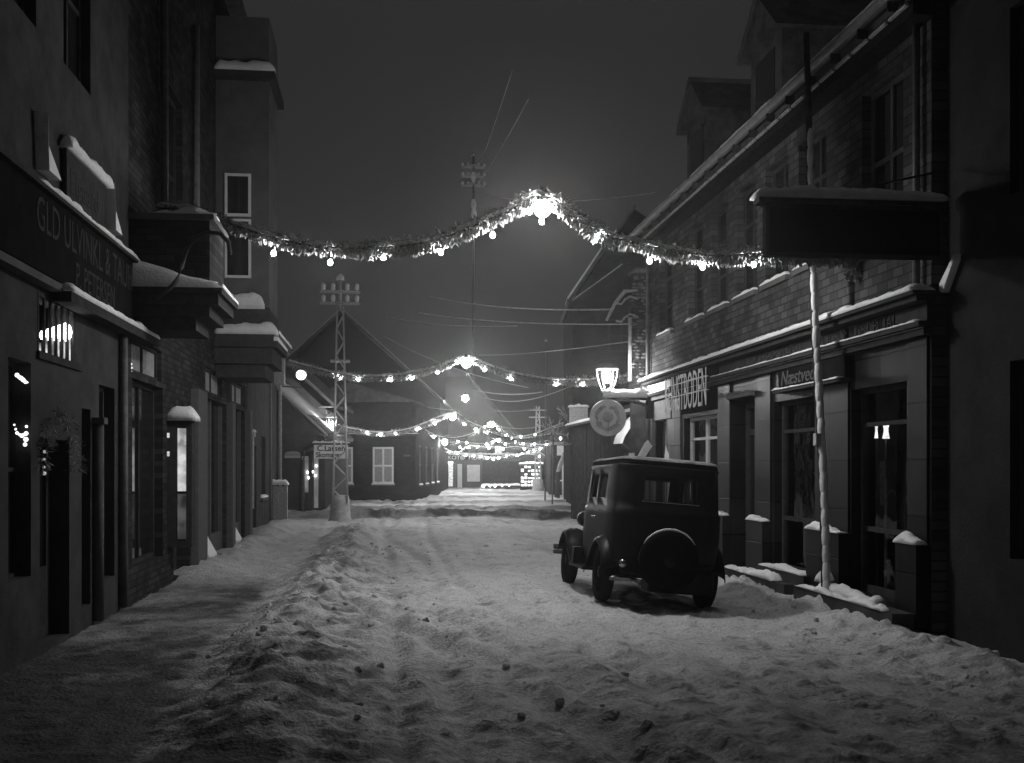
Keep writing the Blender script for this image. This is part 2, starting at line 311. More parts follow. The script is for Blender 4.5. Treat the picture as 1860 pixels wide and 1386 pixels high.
mx = n_.new('ShaderNodeMixRGB'); l_.new(at_.outputs['Fac'], mx.inputs[0]); l_.new(b_.inputs['Base Color'].links[0].from_socket, mx.inputs[1]); mx.inputs[2].default_value = (.05, .05, .05, 1)
tc_ = [x for x in n_ if x.type == 'TEX_COORD'][0]
no2 = n_.new('ShaderNodeTexNoise'); no2.inputs['Scale'].default_value = 38; no2.inputs['Detail'].default_value = 4; no2.inputs['Roughness'].default_value = .7; l_.new(tc_.outputs['Object'], no2.inputs['Vector'])
r2 = n_.new('ShaderNodeValToRGB'); r2.color_ramp.elements[0].position = .36; r2.color_ramp.elements[0].color = (.55, .55, .55, 1); r2.color_ramp.elements[1].position = .56; r2.color_ramp.elements[1].color = (1, 1, 1, 1)
l_.new(no2.outputs[0], r2.inputs[0]); mm = n_.new('ShaderNodeMixRGB'); mm.blend_type = 'MULTIPLY'; mm.inputs[0].default_value = 1
l_.new(mx.outputs[0], mm.inputs[1]); l_.new(r2.outputs[0], mm.inputs[2]); l_.new(mm.outputs[0], b_.inputs['Base Color'])
me.materials.append(sm)
tag(COL.objects.link(bpy.data.objects.new('snowy_street', me)) or bpy.data.objects['snowy_street'], kind='structure')
tag(MB().box(-160, 160, -.9, -.5, -250, 40).build('ground', M['snow']), kind='structure')
ck = bmesh.new(); rk = random.Random(12)
for i in range(300):
    t = rk.random(); y = 7 + 17 * t ** 1.1
    x = rk.gauss(-.7, .55) if rk.random() < .55 else (rk.gauss(.9, .9) if rk.random() < .6 else rk.gauss(4.9, .35))
    if x < -1.7 or (2.2 < x < 4.4 and 13 < y < 17.5): continue
    rr = (.012 + .045 * rk.random() ** 3.5) * min(1, .35 + y / 22); zz = float(height(np.array([x]), np.array([y]))[0])
    vs = bmesh.ops.create_icosphere(ck, subdivisions=2, radius=rr, matrix=Matrix.Translation((x, y, zz + rr * .15)))['verts']
    for v in vs: v.co += Vector((rk.gauss(0, .09), rk.gauss(0, .09), rk.gauss(0, .09))) * rr + Vector((v.co.x - x, v.co.y - y, 0)) * (.35 * math.sin(9 * i + 50 * (v.co.x - x)))
cm_ = bpy.data.meshes.new('snow_clods'); ck.to_mesh(cm_); ck.free(); cm_.materials.append(mat('clod_snow', .5, .85, .35, 9, .6, 40, coord='obj'))
co_ = bpy.data.objects.new('snow_clods', cm_); COL.objects.link(co_); tag(co_, kind='stuff')
def gz(x, y): return float(height(np.array([x]), np.array([y]))[0])

# ------------------------------------------------------------------ right side: two-storey brick shop building
RB = thing('brick_shop_building', 'two-storey dark brick shop building with snowy cornice behind the parked car', 'building', (5.8, 17.6, 0))
LEN = 12.75
u_of = lambda y: 24.0 - y
ups = [(u_of(23.15), u_of(22.05)), (u_of(20.85), u_of(19.85)), (u_of(19.35), u_of(18.35)), (u_of(17.9), u_of(16.9)), (u_of(16.5), u_of(15.5)), (u_of(15.1), u_of(14.1)), (u_of(13.0), u_of(11.9))]
ops = [(a, b, 4.58, 6.35) for a, b in ups]
MB(RIGHT).wall(0, LEN, 3.66, 7.0, ops, .22).shell(0, LEN, 0, 7.0, 8).build('wall', M['brick_r'], RB)
for i, (a, b) in enumerate(ups):
    window(RB, RIGHT, a, b, 4.58, 6.35, 2, 3 if i < 6 else 2, .12, .06, M['trim_d'] if i < 6 else M['trim'], snow=.05)
# shop storey: piers, openings
shop = [(u_of(23.45), u_of(22.6), .95, 2.75), (u_of(21.2), u_of(19.0), .75, 2.72), (u_of(18.15), u_of(16.95), .06, 2.9), (u_of(16.1), u_of(14.5), .22, 2.75), (u_of(13.3), u_of(11.8), .22, 2.75)]
MB(RIGHT).wall(0, LEN, -.5, 3.2, shop, .3).build('shop_front', M['stone'], RB)
MB(RIGHT).box(-.02, LEN + .02, 3.2, 3.28, 0, .10).box(-.05, LEN + .05, 3.29, 3.345, -.02, .17).box(-.02, LEN + .02, 3.355, 3.55, 0, .06).box(-.06, LEN + .06, 3.56, 3.62, -.02, .2).box(-.1, LEN + .1, 3.625, 3.665, -.03, .26).build('cornice', M['trim_d'], RB)
MB(RIGHT).box(-.05, 1.75, 3.36, 3.548, .062, .1).box(1.8, 2.1, 3.36, 3.548, .062, .1).build('corner_fascia', M['white'], RB)  # cornice stretch by the lantern, its brightness put into white colour
MB(RIGHT).box(-.03, 2.3, 3.2, 3.282, .102, .11).build('corner_moulding', M['stone_l'], RB)  # paler than the rest: lantern light put into the moulding's colour
s_ = MB(RIGHT); s_.snow(-.1, LEN + .1, 3.665, 0, .28, .07, 1, .35); s_.snow(0, LEN, 3.345, .06, .175, .022, 2, .5); s_.snow(0, LEN, 3.28, .05, .105, .015, 3, .7)
s_.build('cornice_snow', M['snow'], RB)
for a, b in ((.05, .5), (u_of(22.4), u_of(21.4)), (u_of(18.85), u_of(18.2)), (u_of(16.9), u_of(16.2)), (u_of(14.4), u_of(13.35)), (u_of(11.75), LEN - .05)):
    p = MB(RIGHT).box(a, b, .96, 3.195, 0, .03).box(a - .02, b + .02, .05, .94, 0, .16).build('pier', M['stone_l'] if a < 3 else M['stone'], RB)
    MB(RIGHT).snow(a - .02, b + .02, .94, .03, .175, .05 + .03 * R.random(), 5, .9).build('snow', M['snow'], p)
# the corner panel, lamp light put into its paler colour
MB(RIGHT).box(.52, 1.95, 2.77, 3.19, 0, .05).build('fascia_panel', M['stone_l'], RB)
window(RB, RIGHT, *shop[0], 1, 1, .15, .05, M['trim'], M['curtain'], False, 0, 'shop_window')
for k, o in ((1, shop[1]), (3, shop[3]), (4, shop[4])):
    f = MB(RIGHT); a, b, c, d = o; a += .003; b -= .003
    t = .06
    f.box(a, a + t, c, d, -.2, -.12).box(b - t, b, c, d, -.2, -.12).box(a + t, b - t, c, c + .09, -.2, -.12).box(a + t, b - t, d - t, d, -.2, -.12)
    if k == 1:
        f.box((a + b) / 2 - .03, (a + b) / 2 + .03, c + .09, d - t, -.195, -.125)
    f.box(a + t, b - t, 2.28, 2.33, -.19, -.13)
    if k > 1: f.box(a + t, b - t, .98, 1.04, -.19, -.13)
    wn = f.build('shop_window', M['white'] if k == 1 else M['trim_d'], RB)
    MB(RIGHT).box(a + .01, b - .01, c + .01, d - .01, -.165, -.155).build('pane', M['glass'], wn)
    MB(RIGHT).box(a - .1, b + .1, c - .02, c, -1.3, -.201).quad((a - .1, c, -1.3), (b + .1, c, -1.3), (b + .1, d + .2, -1.3), (a - .1, d + .2, -1.3)).quad((a - .1, d + .2, -1.3), (b + .1, d + .2, -1.3), (b + .1, d + .2, -.301), (a - .1, d + .2, -.301)).quad((a - .1, c, -1.3), (a - .1, d + .2, -1.3), (a - .1, d + .2, -.301), (a - .1, c, -.301)).quad((b + .1, c, -1.3), (b + .1, d + .2, -1.3), (b + .1, d + .2, -.301), (b + .1, c, -.301)).build('display_recess', M['dark'], wn)
    if k == 1:
        MB(RIGHT).box((a + b) / 2 + .1, b - .08, c + .1, d - .1, -.34, -.33).build('curtain', M['curtain'], wn)
    if k == 4:
        MB(RIGHT).box(a + .05, a + .22, 1.3, 1.85, -.36, -.35).build('display_card', M['curtain'], wn)
    if k == 3:
        g = MB(RIGHT)
        for i in range(7): x = a + .15 + i * .19; g.box(x, x + .15, 1.4, 1.95 + .06 * math.sin(i), -.6, -.57)
        g.build('display_goods', M['seat'], wn)
# dusty lower panels and door
a, b = u_of(18.1), u_of(17.0)
d_ = MB(RIGHT).box(a, b, .07, .9, -.29, -.22).box(a, a + .12, .9, 2.85, -.29, -.22).box(b - .12, b, .9, 2.85, -.29, -.22).box(a + .12, b - .12, 2.3, 2.4, -.29, -.22).box(a + .12, b - .12, 2.75, 2.85, -.29, -.22).build('door', M['trim_d'], RB)
MB(RIGHT).box(a + .121, b - .121, .9, 2.75, -.275, -.262).build('pane', M['pane'], d_)
MB(RIGHT).tube([(b - .2, 1.0, -.2), (b - .2, 1.15, -.17), (b - .2, 1.3, -.2)], .014).build('handle', M['chrome'], d_)
MB(RIGHT).box(a - .08, b + .08, 2.91, 2.97, 0, .1).snow(a - .08, b + .08, 2.97, .02, .1, .035).build('door_ledge', M['trim'], RB)
# roof, gutter, dormers, chimney
MB(RIGHT).prism_u([(.28, 6.78), (.28, 6.86), (-4.2, 11.3), (-8.6, 6.86), (-8.6, 6.78)], -.15, LEN + .15).build('roof', M['slate'], RB)
gt = MB(RIGHT)
arc = [(.38 + .085 * math.cos(t), 6.93 - .09 * math.sin(t)) for t in [math.pi * i / 8 for i in range(9)]]
gt.prism_u(arc + [(.305, 6.94), (.455, 6.94)][:0], -.2, LEN + .2)
g_o = gt.build('gutter', M['zinc'], RB)
MB(RIGHT).snow(-.2, LEN + .2, 6.925, .31, .46, .04, 8, .4).build('snow', M['frost'], g_o)
for i in range(17): x = .25 + i * .77; MB(RIGHT).box(x, x + .02, 6.72, 6.835, .29, .42).build('bracket', M['iron'], g_o)
br = MB(RIGHT)
for i in range(26): x = .15 + i * .49; br.box(x, x + .42, 6.69, 6.72, .29, .325)
br.build('icicle_ledge', M['frost'], g_o)
MB(RIGHT).box(-.1, LEN + .1, 6.6, 6.775, 0, .26).build('eaves_board', M['soffit'], RB)
for y0, w_, v1 in ((22.6, 1.5, 9.3), (18.5, 1.5, 9.3)):
    u = u_of(y0); dm = MB(RIGHT).box(u, u + w_, 7.2, v1 - .5, -2.6, -.45).prism_w([(u - .15, v1 - .5), (u + w_ / 2, v1 + .3), (u + w_ + .15, v1 - .5)], -3, -.3).build('dormer', M['slate'], RB)
    window(dm, RIGHT, u + .3, u + w_ - .3, 7.6, 8.6, 2, 2, -.47, .05, M['trim'], sill=False, snow=0) if False else None
    MB(RIGHT).box(u + .3, u + w_ - .3, 7.6, 8.6, -.449, -.43).build('dormer_window', M['pane'], dm)
    MB(RIGHT).prism_w([(u - .2, v1 - .52), (u + w_ / 2, v1 + .28), (u + w_ / 2, v1 + .4), (u - .22, v1 - .38)], -2.9, -.27).build('barge_board', M['plaster'], dm)
ch = MB(RIGHT).box(1.0, 1.7, 10.2, 12.4, -4.6, -3.9).box(.95, 1.75, 12.4, 12.5, -4.65, -3.85).build('chimney', M['brick_r'], RB)
MB(RIGHT).snow(.95, 1.75, 12.5, -4.6, -3.9, .1).build('snow', M['snow'], ch)
MB(RIGHT).tube([(.12, .1, .09), (.12, 6.75, .09), (.12, 6.9, .3)], .045).build('drainpipe', M['zinc'], RB)
MB(RIGHT).tube([(LEN - .2, 3.7, .07), (LEN - .2, 6.7, .07)], .04).build('drainpipe', M['zinc'], RB)

# step along the shop front, with lying snow
st = thing('stone_step', 'long dark stone step under the shop windows, capped with lumpy snow', 'step', (5.6, 14.5, 0))
MB(RIGHT).box(u_of(17.4), u_of(14.6), -.2, .16, .17, .40).box(u_of(16.2), u_of(14.3), .165, .3, .02, .24).box(u_of(14.2), u_of(11.3), -.2, .20, .17, .42).build('slab', M['plaster_d'], st)
for a_ in ((u_of(17.3), u_of(15.1), .155, .22, .41, .06, 2, .9), (u_of(16.1), u_of(14.4), .30, .04, .24, .045, 7, .9), (u_of(14.1), u_of(11.5), .20, .33, .43, .04, 3, 1.0), (u_of(13.6), u_of(12.6), .2, .17, .33, .11, 4, .45), (u_of(12.75), u_of(11.95), .2, .17, .33, .09, 4, .45), (u_of(13.75), u_of(13.45), .3, .14, .3, .12, 6, .5)):
    MB(RIGHT).snow(*a_).build('snow', M['snow'], st)

# lettering on the building
K = thing('shop_lettering', 'tall white standing letters KUNSTBODEN on rails over the lit shop corner', 'sign', RIGHT.p(3.9, 3.2, .2))
text_mesh('KUNSTBODEN', 'letters', M['white'], RIGHT, 2.45, 2.84, .30, 1.0, .44, .003, K, -.009)
MB(RIGHT).box(2.3, 5.3, 3.37, 3.54, .064, .08).box(2.3, 5.3, 2.8, 3.19, .0, .012).build('backing_board', M['board'], K)
MB(RIGHT).box(2.45, 5.2, 3.10, 3.125, .2, .235).box(2.45, 5.2, 3.335, 3.36, .2, .235).build('rail', M['iron'], K)
MB(RIGHT).snow(2.45, 5.2, 3.125, .195, .24, .02).snow(2.45, 5.2, 3.36, .195, .245, .025).build('snow', M['snow'], K)
t_ = text_mesh('SKOTILBEHØR  PLATOU', 'fascia_lettering', M['letter_d'], RIGHT, 6.8, 3.38, .065, .2, 1.1, .008, None)
tag(t_, 'small pale painted letters on the cornice fascia right of the tall letters', 'lettering')
t_ = text_mesh('I HANDELSHUSET FILIAL', 'fascia_lettering', M['letter_d'], RIGHT, 9.5, 3.38, .065, .2, 1.2, .008, None)
tag(t_, 'thin worn letters on the cornice fascia above the box with the jointed stone panels', 'lettering')
N = thing('name_board', 'dark name board with faint script letters and a snow line along its ledge', 'sign', RIGHT.p(9.4, 2.9, .1))
MB(RIGHT).box(u_of(15.7), u_of(13.3), 2.9, 3.19, .0, .08).build('board', M['board'], N)
text_mesh('Næstved', 'letters', M['trim'], RIGHT, u_of(15.6), 2.96, .083, .3, 1.2, .004, N, shear=.2)
MB(RIGHT).box(u_of(15.75), u_of(13.25), 2.855, 2.9, .0, .16).build('ledge', M['trim_d'], N)
MB(RIGHT).snow(u_of(15.75), u_of(13.3), 2.9, .085, .165, .022, 3, .8).build('snow', M['snow'], N)
for k, (y, hgt, z) in enumerate(((13.31, .16, 2.14), (13.04, .17, 2.13))):
    l = thing('shop_window_glint', ('narrow' if k == 0 else 'wider') + ' white shade shape, its glow imitating a reflection in the end shop window', 'lamp', RIGHT.p(u_of(y), z, -.33))
    r_ = .022 + .022 * k
    MB(RIGHT).lathe((u_of(y), z, -.33), [(r_, 0), (r_ * .65, hgt * .5), (r_ * .6, hgt * .75), (r_ * .9, hgt)], 12).build('glint_shade', lit_panel('shade', 1.2, 2.5), l)  # glowing shape added for a lamp's reflection in the window
    MB(RIGHT).tube([(u_of(y), z - .5, -.33), (u_of(y), z, -.33)], .012).build('stand', M['iron'], l)
    MB(RIGHT).lathe((u_of(y), .22, -.33), [(.09, 0), (.09, .02), (.02, .06), (.015, z - .22 - .5)], 10).build('base', M['iron'], l)

# box sign standing out from the wall, with snow on its rounded top
BS = thing('box_sign', 'long dark projecting box sign with rounded snowy top in front of the leaning pole', 'sign', (4.7, 11.0, 4.2))
MB().box(3.86, 5.8, 3.96, 4.5, -11.06, -10.99).build('box', M['board'], BS)
MB().prism_u([(-11.12, 4.5), (-11.1, 4.55), (-11.02, 4.58), (-10.94, 4.55), (-10.92, 4.5)], 3.78, 5.82).build('top', M['iron'], BS)
MB().snow(3.75, 5.8, 4.56, -11.15, -10.88, .11, 3, .2).build('snow', M['snow'], BS)
text_mesh('KONFEKTION', 'letters', M['trim_d'], Fr((3.98, 10.88), 0), 0, 4.1, .003 + .001, .3, .8, .003, BS) if False else None
fb = MB()
for q_ in ((3.86, 5.8, 4.46, 4.498), (3.86, 5.8, 3.962, 4.0), (3.862, 3.9, 4.0, 4.46), (5.76, 5.798, 4.0, 4.46)): fb.box(*q_, -10.992, -10.975)
fb.build('frame', M['trim_d'], BS)
MB().tube([(5.8, 4.9, -11.02), (4.6, 4.62, -11.02)], .012).build('stay', M['iron'], BS)

# leaning snow-plastered pole
PL = thing('wooden_pole', 'tall leaning pole plastered white with wind-blown snow at the shop step', 'pole', (5.46, 13.3, 0))
b0 = on_line(1500, 1105, (0, 13.3), (10, 13.3)); t0 = on_line(1462, 60, (0, 13.45), (10, 13.45))
pts = [tuple(b0.lerp(t0, k / 8) + Vector((.02 * math.sin(k), 0, 0))) for k in range(9)]
q = [(p[0], p[2], -p[1]) for p in pts]
MB().tube(q, [.055, .054, .052, .05, .048, .046, .043, .04, .035], 10).build('shaft', M['wood'], PL)
sb = MB(); 
for i in range(len(q) * 4 - 9):
    k = i / 4; a, b = q[int(k)], q[min(int(k) + 1, 8)]; f = k - int(k)
    if k > 7.0: break
    c = [a[j] + (b[j] - a[j]) * f for j in range(3)]
    sb.ball((c[0] + .004, c[1], c[2] + .03), .052 - .002 * k + .012 * R.random(), 8, 6, (1.0, 3.6, .85))
sb.build('snow', M['snow'], PL)
cb = b0.lerp(t0, .615); MB().tube([(cb.x - .05, cb.z, -cb.y), (cb.x + .25, cb.z + .03, -cb.y)], .02).build('cross_peg', M['wood'], PL)
cb = b0.lerp(t0, .295); MB().box(cb.x - .085, cb.x - .02, cb.z - .1, cb.z + .05, -cb.y, -cb.y + .1).build('cleat', M['frost'], PL)

# near dark neighbour on the right
NB = thing('dark_building', 'unlit dark building at the near right edge beyond the brick shop corner', 'building', (5.9, 5, 0))
NR = Fr((5.95, 11.2), -math.pi / 2)
MB(NR).wall(0, 14, -.5, 8, [(1.2, 2.6, .9, 2.8), (3.4, 4.5, .05, 2.6), (1.2, 2.4, 4.4, 6.2)], .2).shell(0, 14, 0, 8, 6).build('wall', mat('sooty_plaster', .035, .9, .35, 1.3, .4, 24), NB)
window(NB, NR, 1.2, 2.6, .9, 2.8, 2, 1, fm=M['trim_d'], sill=False, snow=0); window(NB, NR, 1.2, 2.4, 4.4, 6.2, fm=M['trim_d'], sill=False, snow=0)
MB(NR).box(3.4, 4.5, .05, 2.6, -.2, -.14).box(3.55, 4.35, .3, 1.2, -.14, -.12).build('door', M['trim_d'], NB)
MB(NR).box(-.02, 14, 7.9, 8.1, -.1, .3).build('eaves', M['soffit'], NB)
MB(NR).prism_w([(0, 3.66), (.0, 3.74), (.3, 4.0), (.3, 3.94), (.06, 3.64)], .01, .09).build('drifted_snow', M['snow'], NB)

# ------------------------------------------------------------------ lamp, disc, pilaster at the corner
LP = thing('street_lantern', 'lit glass street lantern on a snow-topped wall bracket at the shop corner', 'street lamp', (5.7, 23.7, 3.2))
lx, ly = 4.74, 23.6
lz = 3.42
fl = MB()
for k in range(6):
    a = 2 * math.pi * k / 6 + .3; pr = [(.10, 0), (.16, .12), (.215, .3), (.235, .46)]
    fl.tube([(lx + r * math.cos(a), lz + z, -ly + r * math.sin(a)) for r, z in pr], .012, 6)
fl.lathe((lx, lz + .46, -ly), [(.235, 0), (.255, 0), (.255, .025), (.235, .025)], 18).lathe((lx, lz - .03, -ly), [(.02, -.12), (.05, -.08), (.12, 0), (.12, .03), (.07, .035)], 14)
fl.build('lantern_frame', M['white'], LP)
MB().lathe((lx, lz + .02, -ly), [(.095, 0), (.15, .1), (.205, .28), (.225, .44)], 18).build('lantern_glass', M['glass'], LP)
MB().lathe((lx, lz + .49, -ly), [(.25, 0), (.2, .05), (.1, .1), (.03, .12)], 18).build('lantern_cap', M['glass'], LP)
MB().ball((lx, lz + .3, -ly), .085, 12, 8, (1, 1.5, 1)).build('gas_mantle', M['mantle'], LP)
MB().tube([(lx, lz - .12, -ly), (lx + .1, lz - .2, -ly), (lx + .45, lz - .22, -ly), (lx + .75, lz - .27, -ly), (lx + .95, lz - .38, -ly), (lx + 1.0, lz - .5, -ly)], .028).tube([(lx + .1, lz - .17, -ly), (lx + 1.03, lz - .17, -ly)], .03).build('bracket', M['iron'], LP)
MB().snow(lx - .08, lx + 1.0, lz - .145, -ly - .07, -ly + .07, .17, 3, .25).build('snow', M['snow'], LP)
MB().box(5.62, 5.795, lz - .6, lz - .1, -ly - .09, -ly + .09).build('wall_box', M['iron'], LP)
DS = thing('round_sign', 'round hanging disc sign with a worn wreath emblem below the lit lantern', 'sign', (4.73, 23.5, 2.8))
dz = 2.83
MB().lathe((lx, dz, -23.52), [(0.001, .03), (.36, .03), (.385, .045), (.4, .03), (.4, -.03), (.385, -.045), (.001, -.03)], 40, 'w').build('disc', M['disc'], DS)
em = MB()
for k in range(22):
    a = math.pi * (.62 + 1.76 * k / 21); r = .22 + .05 * R.random(); c = (lx + r * math.cos(a), dz + r * math.sin(a), -23.485)
    em.ball(c, .045, 6, 4, (1.1 * abs(math.sin(a)) + .4, 1.1 * abs(math.cos(a)) + .4, .25))
em.ball((lx, dz + .02, -23.485), .12, 10, 6, (1, 1.05, .2)); em.box(lx - .012, lx + .012, dz - .34, dz - .1, -23.488, -23.475)
em.tube([(lx - .26, dz - .16, -23.48), (lx, dz - .24, -23.48), (lx + .26, dz - .16, -23.48)], .02, 6)
em.build('emblem', M['emblem'], DS)
MB().tube([(lx, dz + .4, -23.52), (lx, lz - .13, -23.57)], .014).build('hanger', M['iron'], DS)

PI_ = thing('brick_pilaster', 'tall toothed brick pilaster with snow caught in its courses above the lamp bracket', 'pilaster', (5.9, 24.5, 0))
px0, px1 = 5.5, 5.98; pb = MB()
for i in range(38):
    z = 3.3 + i * .075; o = .03 * (R.random() - .3); pb.box(px0 - o, px1 + .02, z, z + .066, -24.9, -24.42 + .02 * R.random())
pb.box(px0 + .03, px1, 0, 6.15, -24.88, -24.46); pb.build('bricks', M['wood'], PI_)
sp_ = MB()
for i in range(150):
    z = 3.35 + .075 * R.randrange(37); x = px0 + R.random() * .4; sp_.ball((x, z + .066, -24.41), .02 + .05 * R.random() ** 2, 7, 5, (1.3, .7, .6))
sp_.snow(px0 - .03, px1, 6.15, -24.9, -24.4, .14, 2)
tag(sp_.build('snow', M['rime'], PI_), kind='stuff')
MB().tube([(px0 - .06, 3.7, -24.45), (px0 - .06, 5.15, -24.45)], .05).build('pipe', M['pale_pipe'], PI_)
vol = MB(); vol.tube([(px0 + .28 + (.20 - .013 * k) * math.cos(k * .55 + 1.2), 3.35 + (.20 - .013 * k) * math.sin(k * .55 + 1.2), -24.40) for k in range(14)], .03, 8)
vol.build('scroll', M['frost'], PI_)
hk = MB()
for z, s_ in ((5.55, 1), (5.15, 1)):
    hk.tube([(px0 + .1, z + .0, -24.38), (px0 - .08, z + .06, -24.38), (px0 - .2, z - .02, -24.38), (px0 - .28, z - .12, -24.38), (px0 - .4, z - .1, -24.38)], .025, 8)
hk.tube([(px0 + .1, 5.75, -24.38), (px0 - .2, 5.72, -24.38), (px0 - .42, 5.45, -24.38), (px0 - .62, 5.05, -24.38)], [.03, .05, .04, .03], 8)
hk.build('curled_bracket', M['frost'], PI_)

# plank shed beyond the lamp, awning, notice, snow-capped sign
SH = thing('plank_shed', 'dark upright-board shed with low snowy roof between the lamp corner and the far yard', 'shed', (6.2, 30, 0))
SF = Fr((6.15, 36.4), -math.pi / 2); b_ = MB(SF); L_ = 11.4
for i in range(57): b_.box(i * .2, i * .2 + .185, 0, 3.05 + .03 * R.random(), -.03, R.random() * .02)
b_.build('boards', M['wood'], SH)
MB(SF).box(0, L_, 0, 3.0, -4, -.035).build('frame', M['dark'], SH)
MB(SF).prism_u([(.25, 3.06), (.25, 3.12), (-4.2, 4.6), (-4.2, 3.06)], -.1, L_ + .1).build('roof', M['slate'], SH)
MB(SF).snow(-.1, L_ + .1, 3.12, -.6, .27, .1, 3, .5, -.0).build('snow', M['snow'], SH)
AW = thing('shop_awning', 'small snow-covered curved awning on the wall right of the round sign', 'awning', (5.6, 25.2, 2.6))
A_ = Fr((5.95, 25.6), -math.pi / 2)
pr = [(0, 3.05), (.2, 3.0), (.42, 2.8), (.62, 2.45), (.66, 2.3), (.6, 2.3), (.55, 2.45), (.36, 2.74), (.15, 2.9), (0, 2.95)]
MB(A_).prism_u(pr, 0, .75).build('canopy', M['snow'], AW)
MB(A_).tube([(.05, 2.3, .6), (.05, 1.9, .05)], .015).tube([(.7, 2.3, .6), (.7, 1.9, .05)], .015).build('stay', M['iron'], AW)
PP = thing('notice_card', 'tilted white snow-crusted notice card seen above the car roof', 'notice', (5.3, 22.9, 1.9))
A_ = Fr((5.18, 22.95), -TH)
MB(A_).prism_w([(0, 1.82), (.16, 1.86), (.4, 2.2), (.3, 2.34), (.24, 2.28), (.08, 1.98)], 0, .03).build('card', M['paper'], PP)
MB(A_).box(-.1, .02, 1.84, 2.06, -.02, .01).build('small_card', M['white'], PP)
MB(A_).tube([(.1, 1.85, -.02), (.1, 0, -.02)], .02).build('stake', M['wood'], PP)
WP = thing('window_bill', 'small torn white bill pasted beside the corner shop window', 'notice', RIGHT.p(1.3, 1.9, .08))
MB(RIGHT).prism_w([(u_of(22.1), 1.75), (u_of(21.75), 1.75), (u_of(21.75), 2.02), (u_of(21.9), 2.1), (u_of(21.98), 2.22), (u_of(22.1), 2.0)], .16, .165).build('sheet', M['paper'], WP)
SS = thing('snowed_board', 'pale snow-plastered board with a white top edge left of the round sign', 'sign', (*at(1050, 37), 3))
A_ = facing(1034, 36.9)
MB(A_).box(0, .62, zat(776, 37), zat(740, 37), -.08, 0).build('board', M['frost'], SS)
MB(A_).snow(-.04, .66, zat(740, 37), -.1, .06, .09).build('snow', M['snow'], SS)
MB(A_).box(.06, .12, -.2, zat(776, 37), -.06, -.01).box(.5, .56, -.2, zat(776, 37), -.06, -.01).build('leg', M['wood'], SS)
DP = thing('drain_standpipe', 'pale bent pipe standing before the dark plank shed', 'pipe', (*at(1131, 30), 0))
x, y = at(1131, 31); MB().tube([(x, -.1, -y), (x, 2.35, -y), (x + .05, 2.55, -y), (x + .2, 2.6, -y)], .035).build('pipe', M['pale_pipe'], DP)

# ------------------------------------------------------------------ left side
LA = thing('corner_shop_building', 'dark shop building at the near left under the long lettered fascia', 'building', (-3.2, 10, 0))
oA = [(9.75, 10.35, .8, 2.72), (10.6, 11.55, .1, 2.05), (10.55, 11.7, 2.85, 3.4), (12.0, 12.35, .3, 2.4), (12.7, 13.4, .5, 2.7), (11.35, 12.35, 5.8, 7.5), (9.6, 10.5, 5.8, 7.5)]
MB(LEFT).wall(3, 14.1, 0, 9.2, oA, .25).shell(3, 14.1, 0, 9.2, 7).build('wall', M['plaster_d'], LA)
window(LA, LEFT, 9.75, 10.35, .8, 2.72, 1, 2, .12, .04, M['trim_d'], M['pane'], False, 0, 'shop_window')
window(LA, LEFT, 12.7, 13.4, .5, 2.7, 1, 2, .12, .05, M['trim'], M['pane'], False, 0, 'shop_window')
window(LA, LEFT, 12.0, 12.35, .3, 2.4, 1, 1, .12, .05, M['trim_d'], M['pane'], False, 0, 'shop_window')
window(LA, LEFT, 11.35, 12.35, 5.8, 7.5, fm=M['trim_d'], sill=False, snow=0); window(LA, LEFT, 9.6, 10.5, 5.8, 7.5, fm=M['trim_d'], sill=False, snow=0)
tw = MB(LEFT)
for i in range(7): x = 10.55 + i * 1.15 / 6; tw.box(x - .02, x + .02, 2.85, 3.4, -.015, .004)
tw.box(10.5, 11.95, 2.78, 2.85, -.1, .03).box(10.55, 11.7, 3.36, 3.4, -.014, .003)
tr_ = tw.build('transom_window', M['trim_d'], LA)
MB(LEFT).box(10.56, 11.69, 2.86, 3.37, -.018, -.016).build('pane', M['glass'], tr_)
MB(LEFT).box(10.5, 11.75, 2.84, 3.45, -.6, -.58).build('back', M['curtain'], tr_)
lb = MB(LEFT)
for i in range(6): lb.ball((10.66 + i * .19, 3.0 + .03 * i, -.05), .02 + .008 * i, 8, 6, (1, 1.6, 1))
lb.build('bulb_glow', M['weak'], tr_)  # glowing balls added for the bright reflection low in the panes
lg = MB(LEFT)
for i in range(6):
    x = 10.60 + i * 1.15 / 6; hgt = .07 + .05 * i + .05 * R.random(); lg.box(x, x + .13, 2.87, 2.87 + hgt, -.03, -.026)
lg.build('lit_blocks', lit_panel('transom_glow', .06, 1.5, 10), tr_)  # glowing blocks imitate the reflection along the foot of the panes
def beads(px_list, name, L_, r_, X, parent):
    A_, B_ = (X, 5.0), (X, 20.0); b2 = MB(); P = [on_line(px, py, A_, B_) for px, py in px_list]
    for p, q in zip(P, P[1:]):
        n2 = max(2, int((q - p).length / .055))
        for k in range(n2):
            c = p.lerp(q, k / n2); b2.ball((c.x, c.z + .01 * R.random(), -c.y), r_ * R.uniform(.5, 1.3), 6, 4)
    return b2.build(name, L_, parent)
BD = emit('glow_beads', 1.6)
beads([(31, 682), (38, 688), (46, 694), (53, 699), (54, 728)], 'glow_beads', BD, .017, -3.225, LA); beads([(56, 683), (52, 696)], 'glow_beads', BD, .017, -3.225, LA)  # glowing beads drawn as the garlands' reflections in the shop glass
beads([(26, 772), (31, 788), (40, 793), (47, 790)], 'glow_beads', BD, .017, -3.225, LA); beads([(48, 775), (47, 800), (44, 818)], 'glow_beads', BD, .024, -3.225, LA)  # more beads glowing as reflections, lower in the same window
beads([(81, 822), (80, 850), (81, 872)], 'glow_beads', emit('door_glint', .3), .022, -3.19, LA)  # reflected streak on the door edge, made of faintly glowing beads
